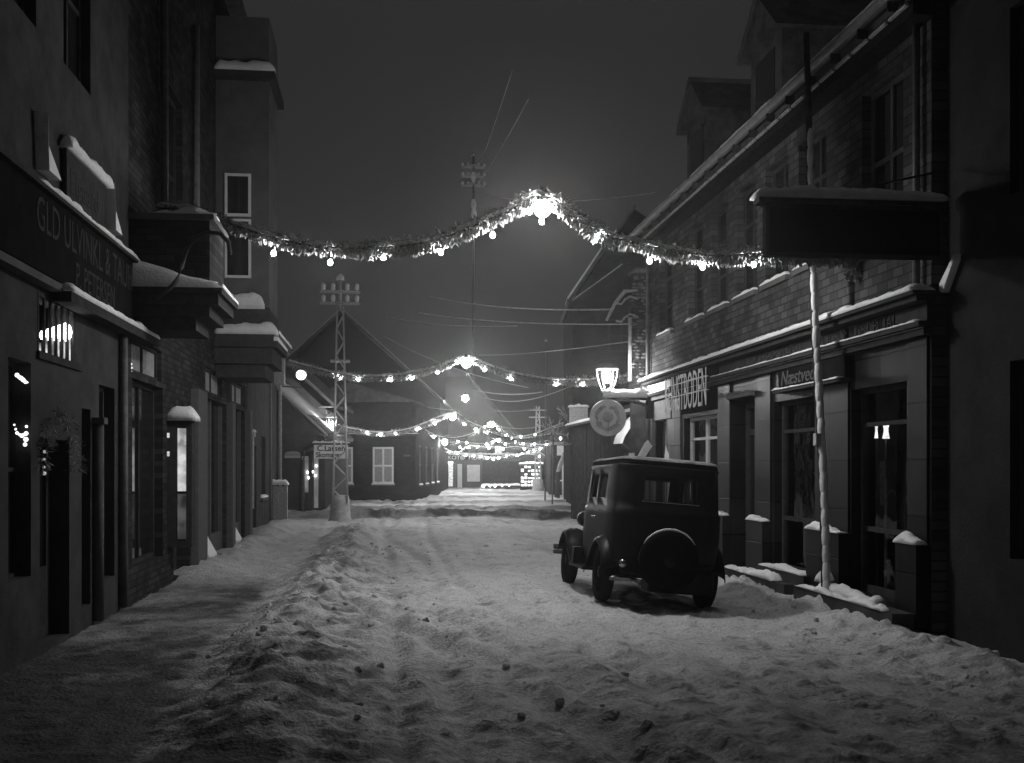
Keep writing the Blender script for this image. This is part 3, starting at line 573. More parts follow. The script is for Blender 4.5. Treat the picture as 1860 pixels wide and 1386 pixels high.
beads([(238, 662), (239, 676), (236, 690), (236, 698)], 'glow_beads', BD, .014, -3.25, LA); beads([(225, 708), (225, 724)], 'glow_beads', BD, .016, -3.25, LA)
d_ = MB(LEFT).box(10.6, 10.75, .1, 2.05, -.24, -.18).box(11.4, 11.55, .1, 2.05, -.24, -.18).box(10.75, 11.4, .1, .8, -.24, -.18).box(10.75, 11.4, 1.98, 2.05, -.24, -.18).build('door', M['trim_d'], LA)
MB(LEFT).box(10.751, 11.399, .8, 1.98, -.225, -.21).build('pane', M['pane'], d_)
MB(LEFT).box(10.95, 11.15, 1.55, 1.78, -.205, -.2).build('door_card', M['paper'], d_)
MB(LEFT).tube([(12.48, .1, .05), (12.48, 2.25, .05)], .06).box(12.4, 12.56, 2.25, 2.32, -.0, .13).build('column', M['plaster'], LA)
MB(LEFT).tube([(13.62, .1, .05), (13.62, 3.55, .05)], .05).build('drainpipe', M['zinc'], LA)
for u in (5, 8): MB(LEFT).box(u, u + .5, 0, 3.5, 0, .06).build('pier', M['plaster'], LA)
MB(LEFT).box(3, 14.1, 3.45, 3.52, 0, .12).build('string_course', M['plaster'], LA)
MB(LEFT).prism_u([(.3, 9.15), (.3, 9.3), (-6.9, 12), (-6.9, 9.2)], 3, 14.1).build('roof', M['slate'], LA)
for u, v, s_ in ((10.65, 4.52, .22), (13.1, 4.5, .18)): # snow lodged on the sign's stays
    MB(LEFT).prism_w([(u - s_, v + .5), (u - s_ + .04, v + .2), (u + s_, v - .02), (u - s_ + .06, v - .02)], .0, .12).build('lodged_snow', M['snow'], LA)
AG = thing('spruce_arch', 'small spruce arch hung round the dark shop doorway at the left', 'garland', LEFT.p(11.05, 2.1, .05))
def sprigs(mb, pts, n, ln, wd, rad, down=.6, rnd=R):
    P = [Vector(p) for p in pts]; seg = [(P[i + 1] - P[i]).length for i in range(len(P) - 1)]; tot = sum(seg)
    for _ in range(n):
        d = rnd.random() * tot; i = 0; cl = float(vnoise(d * 2.6 + 17.3 * P[0].z, tot, 3))
        if rnd.random() > .35 + .9 * cl: continue
        while i < len(seg) - 1 and d > seg[i]: d -= seg[i]; i += 1
        c = P[i].lerp(P[i + 1], min(1, d / seg[i])); rad_ = rad * (.6 + .9 * cl); tdir = (P[i + 1] - P[i]).normalized()
        a = Vector((rnd.gauss(0, 1), rnd.gauss(0, 1), rnd.gauss(0, 1))); a -= tdir * a.dot(tdir); a.normalize()
        a.y -= down * rnd.random() * 1.6
        base = c + a.normalized() * rad_ * rnd.random() ** .5
        dirn = (a * .9 + tdir * rnd.uniform(-.6, .6) + Vector((0, -down * rnd.random() * 1.4, 0))).normalized()
        side = dirn.cross(Vector((rnd.gauss(0, 1), rnd.gauss(0, 1), rnd.gauss(0, 1)))).normalized(); up = dirn.cross(side)
        L = ln * rnd.uniform(.5, 1.25); wv = wd * rnd.uniform(.6, 1.2)
        b = base; t = base + dirn * L; m = base + dirn * L * .6 
        mb.add([tuple(b), tuple(m + side * wv + up * wv * .4), tuple(t), tuple(m - side * wv + up * wv * .4), tuple(m - up * wv * .5)], [(0, 1, 4), (1, 2, 4), (2, 3, 4), (3, 0, 4)])
ag = MB(LEFT); sprigs(ag, [(11.05 + .55 * math.cos(t), 1.75 + .55 * math.sin(t), .06) for t in [math.pi * k / 12 for k in range(13)]], 420, .09, .008, .03, .3); ag.build('greenery', M['pine'], AG)

FS = thing('fascia_sign', 'long dark lettered fascia with a thin snow line and second line P. PETERSEN', 'sign', LEFT.p(12.2, 3.9, .06))
MB(LEFT).box(8.6, 14.05, 3.56, 4.3, .02, .07).build('board', M['board'], FS)
text_mesh('GLD ULVINKL & TAUR', 'letters', M['letter_d'], LEFT, 10.25, 3.93, .073, .44, .84, .004, FS)
text_mesh('P. PETERSEN', 'letters', M['letter_d'], LEFT, 11.5, 3.6, .073, .36, .82, .004, FS)
MB(LEFT).box(8.6, 14.08, 4.3, 4.34, .0, .13).build('top_rail', M['trim_d'], FS)
MB(LEFT).snow(10.2, 14.1, 4.34, .01, .14, .05, 4, .7).build('snow', M['snow'], FS)
US = thing('upper_sign', 'small faded sign board with its own snow cap above the long lettered fascia', 'sign', LEFT.p(12, 4.6, .06))
MB(LEFT).box(11.25, 12.75, 4.4, 4.92, .02, .06).build('board', M['trim_d'], US)
text_mesh('Elgaard', 'letters', M['letter_d'], LEFT, 11.35, 4.52, .062, .36, 1.05, .003, US)
MB(LEFT).snow(11.2, 12.85, 4.92, .0, .12, .12, 6, .4).build('snow', M['snow'], US)
SB = thing('blind_box', 'long roller blind box with snow on it beneath the lettered fascia', 'blind', LEFT.p(13, 3.4, .15))
MB(LEFT).box(10.9, 14.9, 3.36, 3.46, .03, .2).build('box', M['trim_d'], SB)
MB(LEFT).snow(10.9, 14.95, 3.46, .03, .21, .07, 3, .35).build('snow', M['snow'], SB)

LB = thing('balcony_building', 'tall brick building on the left with snowy balcony, oriel and shop row', 'building', (-3.2, 20, 0))
oB = [(14.3, 16.2, .5, 2.9), (19.5, 22.4, .15, 3.0), (22.9, 25.2, .2, 3.0), (19.9, 21.9, 3.1, 3.55), (23.2, 25.3, 3.1, 3.55), (16.5, 17.7, 5.0, 7.4), (14.25, 16.1, 2.98, 3.42), (17.0, 18.3, .1, 2.7)]
MB(LEFT).wall(14.1, 25.8, 0, 11, oB, .3).shell(14.1, 25.8, 0, 11, 7).build('wall', M['brick_l'], LB)
MB(LEFT).prism_u([(.3, 10.95), (.3, 11.1), (-6.9, 14), (-6.9, 11)], 14.0, 25.9).build('roof', M['slate'], LB)
window(LB, LEFT, 16.5, 17.7, 5.0, 7.4, fm=M['trim_d'], sill=False, snow=0)
window(LB, LEFT, *oB[0], 2, 1, .12, .06, M['trim_d'], M['pane'], False, 0, 'shop_window')
MB(LEFT).box(17.0, 18.3, .1, 2.7, -.28, -.2).box(17.15, 18.15, .3, 1.0, -.2, -.18).build('door', M['trim_d'], LB)
for o in (oB[3], oB[4], oB[6]): window(LB, LEFT, *o, 2, 1, .06, .05, M['trim_d'], M['curtain'], False, 0, 'transom_window')
for a, b, c, d in (oB[1], oB[2]):
    f = MB(LEFT)
    for x in (a, a + .9, (a + b) / 2, b - .09): f.box(x, x + .09, c, d, -.2, -.08)
    f.box(a, b, c - .1, c, -.25, .12).box(a, b, c, c + .35, -.195, -.1)
    wn = f.build('shop_window', M['trim'], LB)
    MB(LEFT).box(a, b, c, d, -.16, -.15).build('pane', M['pane'], wn)
    MB(LEFT).prism_u([(-.1, c + .02), (.12, c + .01), (.13, c + .06), (-.08, c + .45)], a + .02, a + .85).build('snow', M['snow'], wn)
for u in (18.45, 22.45, 25.3):
    pl = MB(LEFT).box(u, u + .42 + (.5 if u < 19 else 0), 0, 3.05, 0, .12).build('pilaster', M['trim'], LB)
    MB(LEFT).snow(u - .1, u + .5, .02, .1, .3, .13, 2, .6).build('snow', M['snow'], pl)
dpp = MB(LEFT).tube([(25.72, .8, .1), (25.72, 2.45, .1)], .05).box(25.6, 25.84, 2.45, 2.56, .03, .17).tube([(25.72, .1, .08), (25.72, .8, .08)], .04).build('drainpipe', M['pale_pipe'], LB)
MB(LEFT).snow(25.6, 25.85, 2.56, .03, .18, .05).build('snow', M['snow'], dpp)
for x, a0, a1 in ((15.9, 5.3, 8.5), (18.5, 5.3, 9)): MB(LEFT).tube([(x, a0, .08), (x, a1, .08)], .055).build('drainpipe', M['zinc'], LB)
# balcony: brick parapet box on a moulded base
BP = Fr((-3.2, 14.1), 0)                                   # faces the camera
bal = MB().box(-3.2, -2.22, 4.06, 4.86, -15.3, -14.12).build('balcony', M['brick_l'], LB)
MB().box(-3.2, -2.16, 4.862, 4.93, -15.36, -14.06).build('coping', M['trim'], bal)
MB().box(-3.2, -2.05, 3.93, 4.0, -15.45, -13.97).box(-3.2, -2.10, 3.8, 3.925, -15.4, -14.02).box(-3.2, -2.22, 3.66, 3.795, -15.3, -14.1).box(-3.2, -2.4, 3.5, 3.655, -15.2, -14.2).build('moulded_base', M['trim_d'], bal)
sn = MB(); n_u = 24; pts = []
for i in range(n_u + 1):
    t = i / n_u; x = -3.2 + 1.17 * t; hgt = (.30 * (1 - t) ** 1.2 + .075) * (1 + .2 * (float(fbm(t * 5, 3, 5)) - .5)) * min(1, (1 - t) * 9 + .25)
    for (w_, k) in ((-14.122, .0), (-14.122, 1.0), (-14.06, .95), (-13.99, .62), (-13.965, .0)): pts.append((x, 4.0 + hgt * k, w_))
sn.add(pts, [(i * 5 + k, i * 5 + k + 1, i * 5 + k + 6, i * 5 + k + 5) for i in range(n_u) for k in range(4)] + [(0, 1, 2, 3, 4), tuple(range(n_u * 5, n_u * 5 + 5))], True)
sn.prism_u([(-15.45, 4.0), (-15.45, 4.03), (-14.0, 4.06), (-13.98, 4.0)], -2.218, -2.04); sn.snow(-2.9, -2.15, 4.93, -14.5, -14.07, .06, 2, .9)
sn.build('snow', M['snow'], bal)
# oriel above the shop row
OR = MB().box(-3.2, -2.22, 4.75, 10.2, -22.6, -21.05).build('oriel', M['plaster'], LB)
OW = Fr((-3.2, 21.05), 0)
f = MB(OW)
def fram(f, a, b, c, d, t=.05): f.box(a, a + t, c, d, 0, .05).box(b - t, b, c, d, 0, .05).box(a + t, b - t, c, c + t, 0, .05).box(a + t, b - t, d - t, d, 0, .05)
fram(f, .17, .65, 6.45, 7.25); fram(f, .17, .65, 5.3, 6.4, .045)
ow = f.build('oriel_window', M['white'], OR)
MB(OW).box(.2, .62, 6.48, 7.22, .005, .03).box(.2, .62, 5.33, 6.37, .005, .03).build('pane', M['pane'], ow)
MB().box(-3.2, -2.2, 4.25, 4.72, -22.7, -21.0).box(-3.2, -2.12, 4.12, 4.24, -22.8, -20.92).box(-3.2, -2.05, 4.0, 4.115, -22.9, -20.86).box(-3.2, -2.15, 3.7, 3.995, -22.8, -20.97).box(-3.2, -2.3, 3.45, 3.695, -22.6, -21.1).build('oriel_base', M['trim_d'], OR)
oc = MB().box(-3.2, -2.1, 9.0, 9.15, -22.7, -20.9).build('oriel_cornice', M['trim_d'], OR)
so = MB()
so.snow(-3.19, -2.05, 4.24, -21.1, -20.84, .2, 5, .25); so.snow(-3.1, -2.3, 4.72, -21.06, -20.96, .3, 2, .2); MB().snow(-3.2, -2.1, 9.15, -21.06, -20.88, .18, 2, .3).build('cornice_snow', M['snow'], OR)
so.prism_u([(-22.9, 4.118), (-22.9, 4.16), (-20.9, 4.2), (-20.88, 4.118)], -2.118, -2.04)
so.build('snow', M['snow'], OR)
# show-case on the wall
SC = thing('display_case', 'narrow wall display case with a bright lit strip and rounded snow cap on the left', 'display case', (-3.0, 17.2, 0))
E_ = Fr((-3.2, 16.5), 0)
MB(E_).box(0, .35, .6, .7, -.3, 0).box(0, .35, 2.36, 2.45, -.3, 0).box(0, .13, .7, 2.36, -.3, -.002).box(.27, .35, .7, 2.36, -.3, -.002).box(.13, .27, .7, 2.36, -.3, -.06).build('frame', M['trim_d'], SC)
MB(E_).box(.14, .26, 1.42, 2.34, -.058, -.05).build('lit_back', M['lits'], SC)
MB(E_).box(.14, .26, .72, 1.38, -.058, -.05).build('goods', M['litd'], SC)
MB(E_).box(.0, .035, 2.2, 2.27, -.001, .004).build('lit_slot', M['lits'], SC)
MB(E_).box(.0, .035, 1.93, 2.0, -.001, .004).build('lit_slot', M['lits'], SC)
MB(E_).box(.132, .268, .702, 2.358, -.012, -.004).build('pane', M['glass'], SC)
MB(E_).snow(-.02, .42, 2.45, -.34, .06, .2, 3, .1, step=.04).build('snow', M['snow'], SC)
# loop of cable hanging in front of the balcony
CB = thing('hanging_cable', 'thick black cable looping down in front of the brick balcony', 'cable', (-2.4, 13.95, 4.0))
cp = [on_line(px, py, (-4, 13.9), (0, 13.9)) for px, py in ((418, 462), (415, 440), (400, 424), (378, 422), (355, 432), (338, 455), (330, 485), (322, 508), (312, 520), (280, 545))]
MB().tube([(p.x, p.z, -p.y) for p in cp], .028).build('cable', M['iron'], CB)

# third building on the left, with gutter, pipe, gate, globe lamp
LC = thing('low_house', 'lower plastered house behind the oriel with snowy eaves and pale drainpipe', 'building', (-3.5, 31, 0))
CF = Fr((-3.5, 0), math.pi / 2)
oC = [(26.6, 27.6, .9, 2.7), (29, 30, .1, 2.3), (31, 32.2, .9, 2.6)]
MB(CF).wall(25.8, 35.4, 0, 5.4, oC, .2).shell(25.8, 35.4, 0, 5.4, 6).build('wall', M['plaster_d'], LC)
window(LC, CF, *oC[0]); window(LC, CF, *oC[2]); MB(CF).box(29, 30, .1, 2.3, -.19, -.13).build('door', M['trim_d'], LC)
MB(CF).prism_u([(.45, 5.35), (.45, 5.5), (-5.8, 9.5), (-5.8, 5.4)], 25.85, 35.6).build('roof', M['slate'], LC)
MB(CF).snow(30, 35.6, 5.5, .1, .47, .12, 2, .3).build('roof_snow', M['snow'], LC)
MB(CF).tube([(35.3, .2, .12), (35.3, 5.2, .12), (35.3, 5.35, .4)], .055).build('drainpipe', M['pale_pipe'], LC)
MB(CF).tube([(32.6, .2, .1), (32.6, 5.3, .1)], .03).build('drainpipe', M['zinc'], LC)
MB(CF).box(34.6, 35.1, 4.3, 5.1, 0, .3).build('lodged_snow', M['frost'], LC)
GT = thing('gate_panel', 'snow-capped low gate panel between pipes at the house corner', 'gate', (-3.2, 34.3, 0))
A_ = facing(490, 33.6)
MB(A_).box(.02, .5, .1, 1.15, -.06, 0).box(-.02, .06, 0, 1.25, -.05, .03).box(.46, .54, 0, 1.25, -.05, .03).box(.1, .42, .95, 1.0, 0, .02).box(.24, .28, .4, .95, 0, .02).build('panel', M['frost'], GT)
MB(A_).snow(-.05, .57, 1.2, -.1, .08, .16, 2, .3).build('snow', M['snow'], GT)
GL = thing('globe_lamp', 'glowing round opal globe lamp on the wall by the second garland', 'lamp', (-2.8, 36, 4.7))
gx_, gy_ = at(547, 36); gzz = zat(681, 36)
MB().ball((gx_, gzz, -gy_), .165, 20, 12).build('globe', M['globe'], GL)
MB().tube([(gx_, gzz + .16, -gy_), (gx_, gzz + .25, -gy_), (-3.5, gzz + .25, -gy_)], .02).lathe((gx_, gzz + .15, -gy_), [(.05, 0), (.06, .03), (.03, .06)], 10).build('bracket', M['iron'], GL)
MB().tube([(gx_ + .02, zat(704, 36), -gy_), (-3.5, zat(702, 36), -gy_)], .02).build('arm', M['iron'], GL)

# lean-to shop with hanging sign, lantern on a post
LD = thing('lean_to_shop', 'low lean-to shop with steep snowy roof edge behind the lattice mast', 'building', (*at(560, 42), 0))
DF = facing(600, 42.5); zz = lambda py: zat(py, 42.5); k_ = 42.5 / 2000
du = lambda px: (px - 600) * k_
oD = [(du(545), du(562), .7, 2.2), (du(567), du(580), .1, 2.2)]
MB(DF).wall(du(470), du(590), -.2, 2.85, oD, .15).shell(du(470), du(590), -.2, 2.85, 6).prism_w([(du(470), 2.86), (du(590), 2.86), (du(500), 4.7), (du(470), 5.1)], -5.9, -.01).build('wall', M['plaster_d'], LD)
window(LD, DF, *oD[0], 1, 1, .08, .05, M['trim_d'], M['litd'], False, 0, 'shop_window'); window(LD, DF, *oD[1], 1, 1, .08, .05, M['trim_d'], M['litd'], False, 0, 'shop_door')
rf = MB(DF).prism_w([(du(600), zz(797)), (du(602), zz(790)), (du(490), zz(690)), (du(488), zz(697))], -6, .35).build('roof', M['slate'], LD)
MB(DF).prism_w([(du(598), zz(793)), (du(598), zz(788)), (du(575), zz(766)), (du(535), zz(730)), (du(490), zz(686)), (du(490), zz(692))], -5.9, .42).build('snow', M['frost'], rf)
MB(DF).tube([(du(552), -.1, .2), (du(552), 1.9, .2), (du(556), 2.35, .2), (du(570), 2.45, .2)], .07).build('drainpipe', M['zinc'], LD)
lw = MB(DF)
for px, py in ((558, 858), (560, 868), (574, 846), (568, 857), (572, 864)): lw.ball((du(px), zz(py), -.05), .03, 8, 6, (1, 1.5, 1))
lw.build('window_bulb', M['weak'], LD)
MB(DF).snow(du(519), du(546), zz(826), .0, .25, .12, 3, .3).box(du(519), du(546), zz(832), zz(827), 0, .25).build('ledge', M['frost'], LD)
SK = thing('hanging_shop_sign', 'white hanging sign with dark letters Larsen Skomager beside the lattice mast', 'sign', (*at(605, 42), 2.3))
HF = facing(570, 42.0); k4 = 42 / 2000
MB(HF).box(0, 62 * k4, zat(833, 42), zat(808, 42), -.03, .0).build('board', M['white'], SK)
text_mesh('C.Larsen', 'letters', M['board'], HF, .12, zat(819, 42), .003, .3, 1.0, .002, SK, .006); text_mesh('Skomager', 'letters', M['board'], HF, .08, zat(830.5, 42), .003, .27, .92, .002, SK, .006)
MB(HF).box(-.03, 64 * k4, zat(808, 42), zat(805, 42), -.1, .06).build('top', M['trim_d'], SK)
MB(HF).snow(-.05, 66 * k4, zat(805, 42), -.1, .07, .08).build('snow', M['snow'], SK)
MB(HF).tube([(.1, zat(808, 42), -.02), (.1, zat(790, 42), -.4)], .02).tube([(62 * k4 - .1, zat(805, 42), -.02), (62 * k4 - .1, 3.0, -.02), (-.6, 3.0, -.4)], .02).build('bracket', M['iron'], SK)
LN = thing('post_lantern', 'lit lantern on a thin post above the white hanging shop sign', 'street lamp', (*at(602, 44.5), 0))
x, y = at(602, 44.5); z0 = zat(792, 44.5)
MB().tube([(x, -.1, -y), (x, z0, -y)], .045).lathe((x, z0, -y), [(.05, 0), (.12, .04), (.05, .1), (.09, .18)], 12).build('post', M['iron'], LN)
fl = MB()
for k in range(6):
    a = math.pi * k / 3; fl.tube([(x + r * math.cos(a), z0 + z, -y + r * math.sin(a)) for r, z in ((.08, .16), (.17, .4), (.22, .75))], .012, 6)
fl.lathe((x, z0 + .75, -y), [(.23, 0), (.2, .06), (.1, .14), (.02, .2)], 14); fl.build('lantern_frame', M['white'], LN)
MB().lathe((x, z0 + .17, -y), [(.075, 0), (.16, .22), (.21, .56)], 14).build('lantern_glass', M['glass'], LN)
MB().ball((x, z0 + .45, -y), .1, 12, 8, (1, 1.4, 1)).build('gas_mantle', M['mantle'], LN)
LE = thing('gabled_house', 'narrow pale gabled house lit beside the post lantern', 'building', (*at(560, 47), 0))
EF = facing(594, 47); k7 = 47 / 2000
MB(EF).box(-5, 0, -.2, zat(745, 47), -5, 0).prism_w([(-5, zat(745, 47)), (0, zat(745, 47)), (-60 * k7, zat(690, 47)), (-5, zat(640, 47))], -5, -.002).build('wall', M['plaster_w'], LE)
MB(EF).prism_w([(18 * k7, zat(742, 47)), (18 * k7, zat(736, 47)), (-70 * k7, zat(655, 47)), (-70 * k7, zat(663, 47))], -5, .4).build('roof', M['slate'], LE)
MB(EF).snow(-.3, .35, zat(741, 47), .25, .4, .05).build('snow', M['frost'], LE)

# lattice mast on the left
def lattice_mast(x, y, z0, z1, w0, w1, nb, parent, m):
    mb = MB()
    cs = [(-1, -1), (1, -1), (1, 1), (-1, 1)]
    for a, b in cs: mb.tube([(x + a * w0, z0, -y + b * w0), (x + a * w1, z1, -y + b * w1)], .028, 6)
    for i in range(nb):
        t0_, t1_ = i / nb, (i + 1) / nb; wa = w0 + (w1 - w0) * t0_; wb = w0 + (w1 - w0) * t1_; za = z0 + (z1 - z0) * t0_; zb = z0 + (z1 - z0) * t1_; s = 1 if i % 2 else -1
        for b in (-1, 1):
            mb.tube([(x - s * wa, za, -y + b * wa), (x + s * wb, zb, -y + b * wb)], .02, 5)
    return mb.build('lattice', m, parent)
mx_, my_ = at(618, 34.5); k3 = 34.5 / 2000
LM = thing('lattice_mast', 'tall frosted lattice mast on a snowy concrete foot at the left kerb', 'mast', (mx_, my_, 0))
lattice_mast(mx_, my_, .6, zat(548, 34.5), .225, .09, 15, LM, M['frost'])
MB().lathe((mx_, -.15, -my_), [(.42, 0), (.42, .15), (.33, .3), (.3, .8), (.26, 1.0), (.1, 1.02)], 14).build('foot', M['concrete'], LM)
MB().tube([(mx_, zat(560, 34.5), -my_), (mx_, zat(505, 34.5), -my_)], .05).build('top_tube', M['frost'], LM)
MB().snow(mx_ - .12, mx_ + .12, zat(508, 34.5), -my_ - .12, -my_ + .12, .2).build('snow', M['snow'], LM)
for z in (zat(551, 34.5), zat(530, 34.5)):
    arm = MB().box(mx_ - .62, mx_ + .62, z - .04, z + .04, -my_ - .04, -my_ + .04).build('cross_arm', M['frost'], LM)
    for dx in (-.52, -.22, .22, .52):
        MB().lathe((mx_ + dx, z + .05, -my_), [(.03, 0), (.07, .03), (.06, .1), (.075, .13), (.05, .2), (.01, .22)], 10).build('insulator', M['snow'], arm)
zc_ = zat(656, 34.5); MB().box(mx_ - .3, mx_ + .3, zc_ - .03, zc_ + .03, -my_ - .18, -my_ + .18).build('collar', M['frost'], LM)

# ------------------------------------------------------------------ far end of the street
FH = thing('corner_house', 'dark brick corner house with white cross-bar window and snowy belt course', 'building', (*at(650, 54), 0))
k5 = 54 / 2000; HFm = facing(755, 54); hu = lambda px: (px - 755) * k5
oH = [(hu(677), hu(715), zat(880, 54), zat(812, 54)), (hu(618), hu(641), zat(880, 54), zat(812, 54))]
zb = zat(790, 54)
MB(HFm).wall(hu(520), 0, -.3, zb, oH, .12).shell(hu(520), 0, -.3, zb + 1.6, 16).wall(hu(520), 0, zb, zb + 1.6).build('wall', M['brick_f'], FH)
for o in oH: window(FH, HFm, *o, 2, 2, .0, .09, M['white'], M['curtain'], True, .12)
MB(HFm).box(hu(520), .12, zb - .03, zb + .05, 0, .12).build('belt_course', M['trim_d'], FH)
MB(HFm).snow(hu(520), .12, zb + .05, .0, .13, .05).build('snow', M['snow'], FH)
SIDE = Fr(at(755, 54), math.atan2(at(806, 69)[1] - at(755, 54)[1], at(806, 69)[0] - at(755, 54)[0])); Ls = 15
MB(SIDE).wall(.01, Ls, -.3, zb + 1.58, [(1.5, 2.6, .8, 2.8), (4.5, 5.6, .8, 2.8), (7.5, 8.6, .8, 2.8), (10.5, 11.6, .8, 2.8)], .12, .004).build('street_wall', M['brick_f'], FH)
for u in (1.5, 4.5, 7.5, 10.5): window(FH, SIDE, u, u + 1.1, .8, 2.8, 2, 2, .02, .08, M['trim'], M['pane'])
MB(HFm).prism_w([(hu(515), zb + 1.62), (.2, zb + 1.62), (hu(635), zb + 2.6)], -15.9, -.1).build('roof', M['slate'], FH)
MB(HFm).box(hu(733), hu(745), zat(829, 54), zat(826, 54), 0, .06).build('street_name_plate', M['trim'], FH)

GH = thing('tall_gable_house', 'tall dark gable house behind the corner house, snow along its roof edges', 'building', (*at(622, 72), 0))
k72 = 72 / 2000; GF = facing(622, 72); gu = lambda px: (px - 622) * k72; gzv = lambda py: zat(py, 72)
MB(GF).prism_w([(gu(460), -.3), (gu(800), -.3), (gu(800), gzv(730)), (gu(622), gzv(572)), (gu(460), gzv(722))], -9, 0).build('wall', M['brick_f'], GH)
for s, (ax, ay) in ((1, (806, 729)), (-1, (438, 729))):
    rr = MB(GF).prism_w([(gu(ax), gzv(ay + 4)), (gu(ax), gzv(ay)), (gu(622), gzv(562)), (gu(622), gzv(567))], -9, .35).build('roof', M['slate'], GH)
    MB(GF).prism_w([(gu(ax), gzv(ay)), (gu(ax), gzv(ay - 2.5)), (gu(622), gzv(560)), (gu(622), gzv(562))], -9, .4).build('snow', M['frost'], rr)

k8 = 84 / 2000; ES = thing('end_shop', 'pale gabled shop closing the street end, lit windows under a lettered fascia', 'building', (*at(870, 84), 0))
EFm = facing(800, 84); eu = lambda px: (px - 800) * k8; ez = lambda py: zat(py, 84)
oE = [(eu(803), eu(824), ez(885), ez(839)), (eu(829), eu(841), -.05, ez(841)), (eu(847), eu(873), ez(876), ez(843)), (eu(899), eu(912), ez(824), ez(810))]
MB(EFm).wall(eu(760), eu(1015), -.2, ez(795), oE, .15).shell(eu(760), eu(1015), -.2, ez(795), 8).prism_w([(eu(809), ez(795) + .002), (eu(942), ez(795) + .002), (eu(848), ez(684)), (eu(809), ez(684))], -8, -.003).build('wall', M['plaster_w'], ES)
window(ES, EFm, *oE[0], 1, 1, .08, .05, M['trim_d'], M['lit'], False, .0, 'shop_window'); window(ES, EFm, *oE[2], 1, 1, .08, .05, M['trim_d'], M['litd'], False, .0, 'shop_window'); window(ES, EFm, *oE[1], 1, 1, .08, .07, M['trim_d'], M['litd'], False, 0, 'shop_door'); window(ES, EFm, *oE[3], 2, 2, .03, .05, M['white'], M['lit'], False, 0)
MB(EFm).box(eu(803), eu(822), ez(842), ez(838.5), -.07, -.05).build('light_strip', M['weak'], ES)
MB(EFm).box(eu(803), eu(905), ez(835.5), ez(826), 0, .12).build('fascia', M['board'], ES)
text_mesh('SKOTØ  HERRE  SKR', 'fascia_letters', M['letter'], EFm, eu(808), ez(834.5), .125, .42, 1.1, .003, ES, .01)
MB(EFm).box(eu(876), eu(1012), -.05, ez(838), .0, .04).build('dark_front', M['wood'], ES)
MB(EFm).prism_w([(eu(945), ez(797)), (eu(945), ez(791)), (eu(848), ez(676)), (eu(848), ez(682))], -8, .3).build('roof', M['slate'], ES)
MB(EFm).snow(eu(803), eu(975), ez(826), .0, .3, .12).build('snow', M['snow'], ES)
SM = thing('snow_heap', 'bright lit snow heap along the foot of the end shop wall', 'snow heap', (*at(905, 82), 0))
MB(facing(872, 82)).snow(0, 3.0, -.05, 0, 1.0, .42, 2, .35).build('heap', M['snow'], SM)
HR = thing('low_parapet', 'low dark parapet with a bright snow ridge before the end shop', 'wall', (*at(910, 80), 0))
MB(facing(874, 80)).box(0, 2.9, -.1, zat(882, 80), -.3, 0).build('parapet', M['wood'], HR)
MB(facing(874, 80)).snow(0, 2.9, zat(882, 80), -.35, .06, .13, 2, .4).build('snow', M['snow'], HR)
KL = thing('string_lights', 'low string of glaring lights over the parapet at the street end', 'lights', (*at(880, 79.5), .6))
kb = MB(facing(874, 79.5))
for i, (px, r_) in enumerate(((878, .1), (890, .05), (899, .07), (912, .04), (925, .03))): kb.ball(((px - 874) * 79.5 / 2000, zat(883, 79.5), .1), r_, 8, 6)
kb.build('bulb', emit('string_bulb', 25.0), KL)
KI = thing('lit_kiosk', 'small kiosk with brightly lit stacked shelves beside the far lattice pole', 'kiosk', (*at(962, 76), 0))
KF = facing(945, 76); k6 = 76 / 2000
MB(KF).box(0, 40 * k6, -.1, zat(846, 76), -1.2, -.05).build('cabin', M['trim_d'], KI)
MB(KF).box(-.1, 42 * k6, zat(846, 76), zat(843, 76), -1.3, .25).build('roof', M['slate'], KI)
MB(KF).snow(-.1, 42 * k6, zat(843, 76), -1.3, .25, .12).build('snow', M['snow'], KI)
kk = MB(KF)
for i in range(6):
    for j in range(6):
        if R.random() < .8: kk.box(.05 + j * .24, .05 + j * .24 + .19, .35 + i * .25, .35 + i * .25 + .1 + .1 * R.random(), -.04, .0)
kk.build('lit_blocks', lit_panel('kiosk_goods', .4, 2.5, 6), KI)
sl = MB(KF)
for i in range(7): sl.box(0, 40 * k6, .30 + i * .25, .33 + i * .25, -.05, .04)
sl.build('shelf', M['trim_d'], KI)
px_, py_ = at(977, 74); FP = thing('far_lattice_pole', 'frosted lattice pole on a concrete foot beside the lit kiosk', 'mast', (px_, py_, 0))
lattice_mast(px_, py_, .5, zat(738, 74), .2, .1, 14, FP, M['frost'])
MB().lathe((px_, -.1, -py_), [(.45, 0), (.4, .3), (.36, .9), (.2, 1.0)], 12).build('foot', M['concrete'], FP)
for py in (745, 758): MB().box(px_ - .6, px_ + .6, zat(py, 74) - .04, zat(py, 74) + .04, -py_ - .05, -py_ + .05).build('cross_arm', M['frost'], FP)

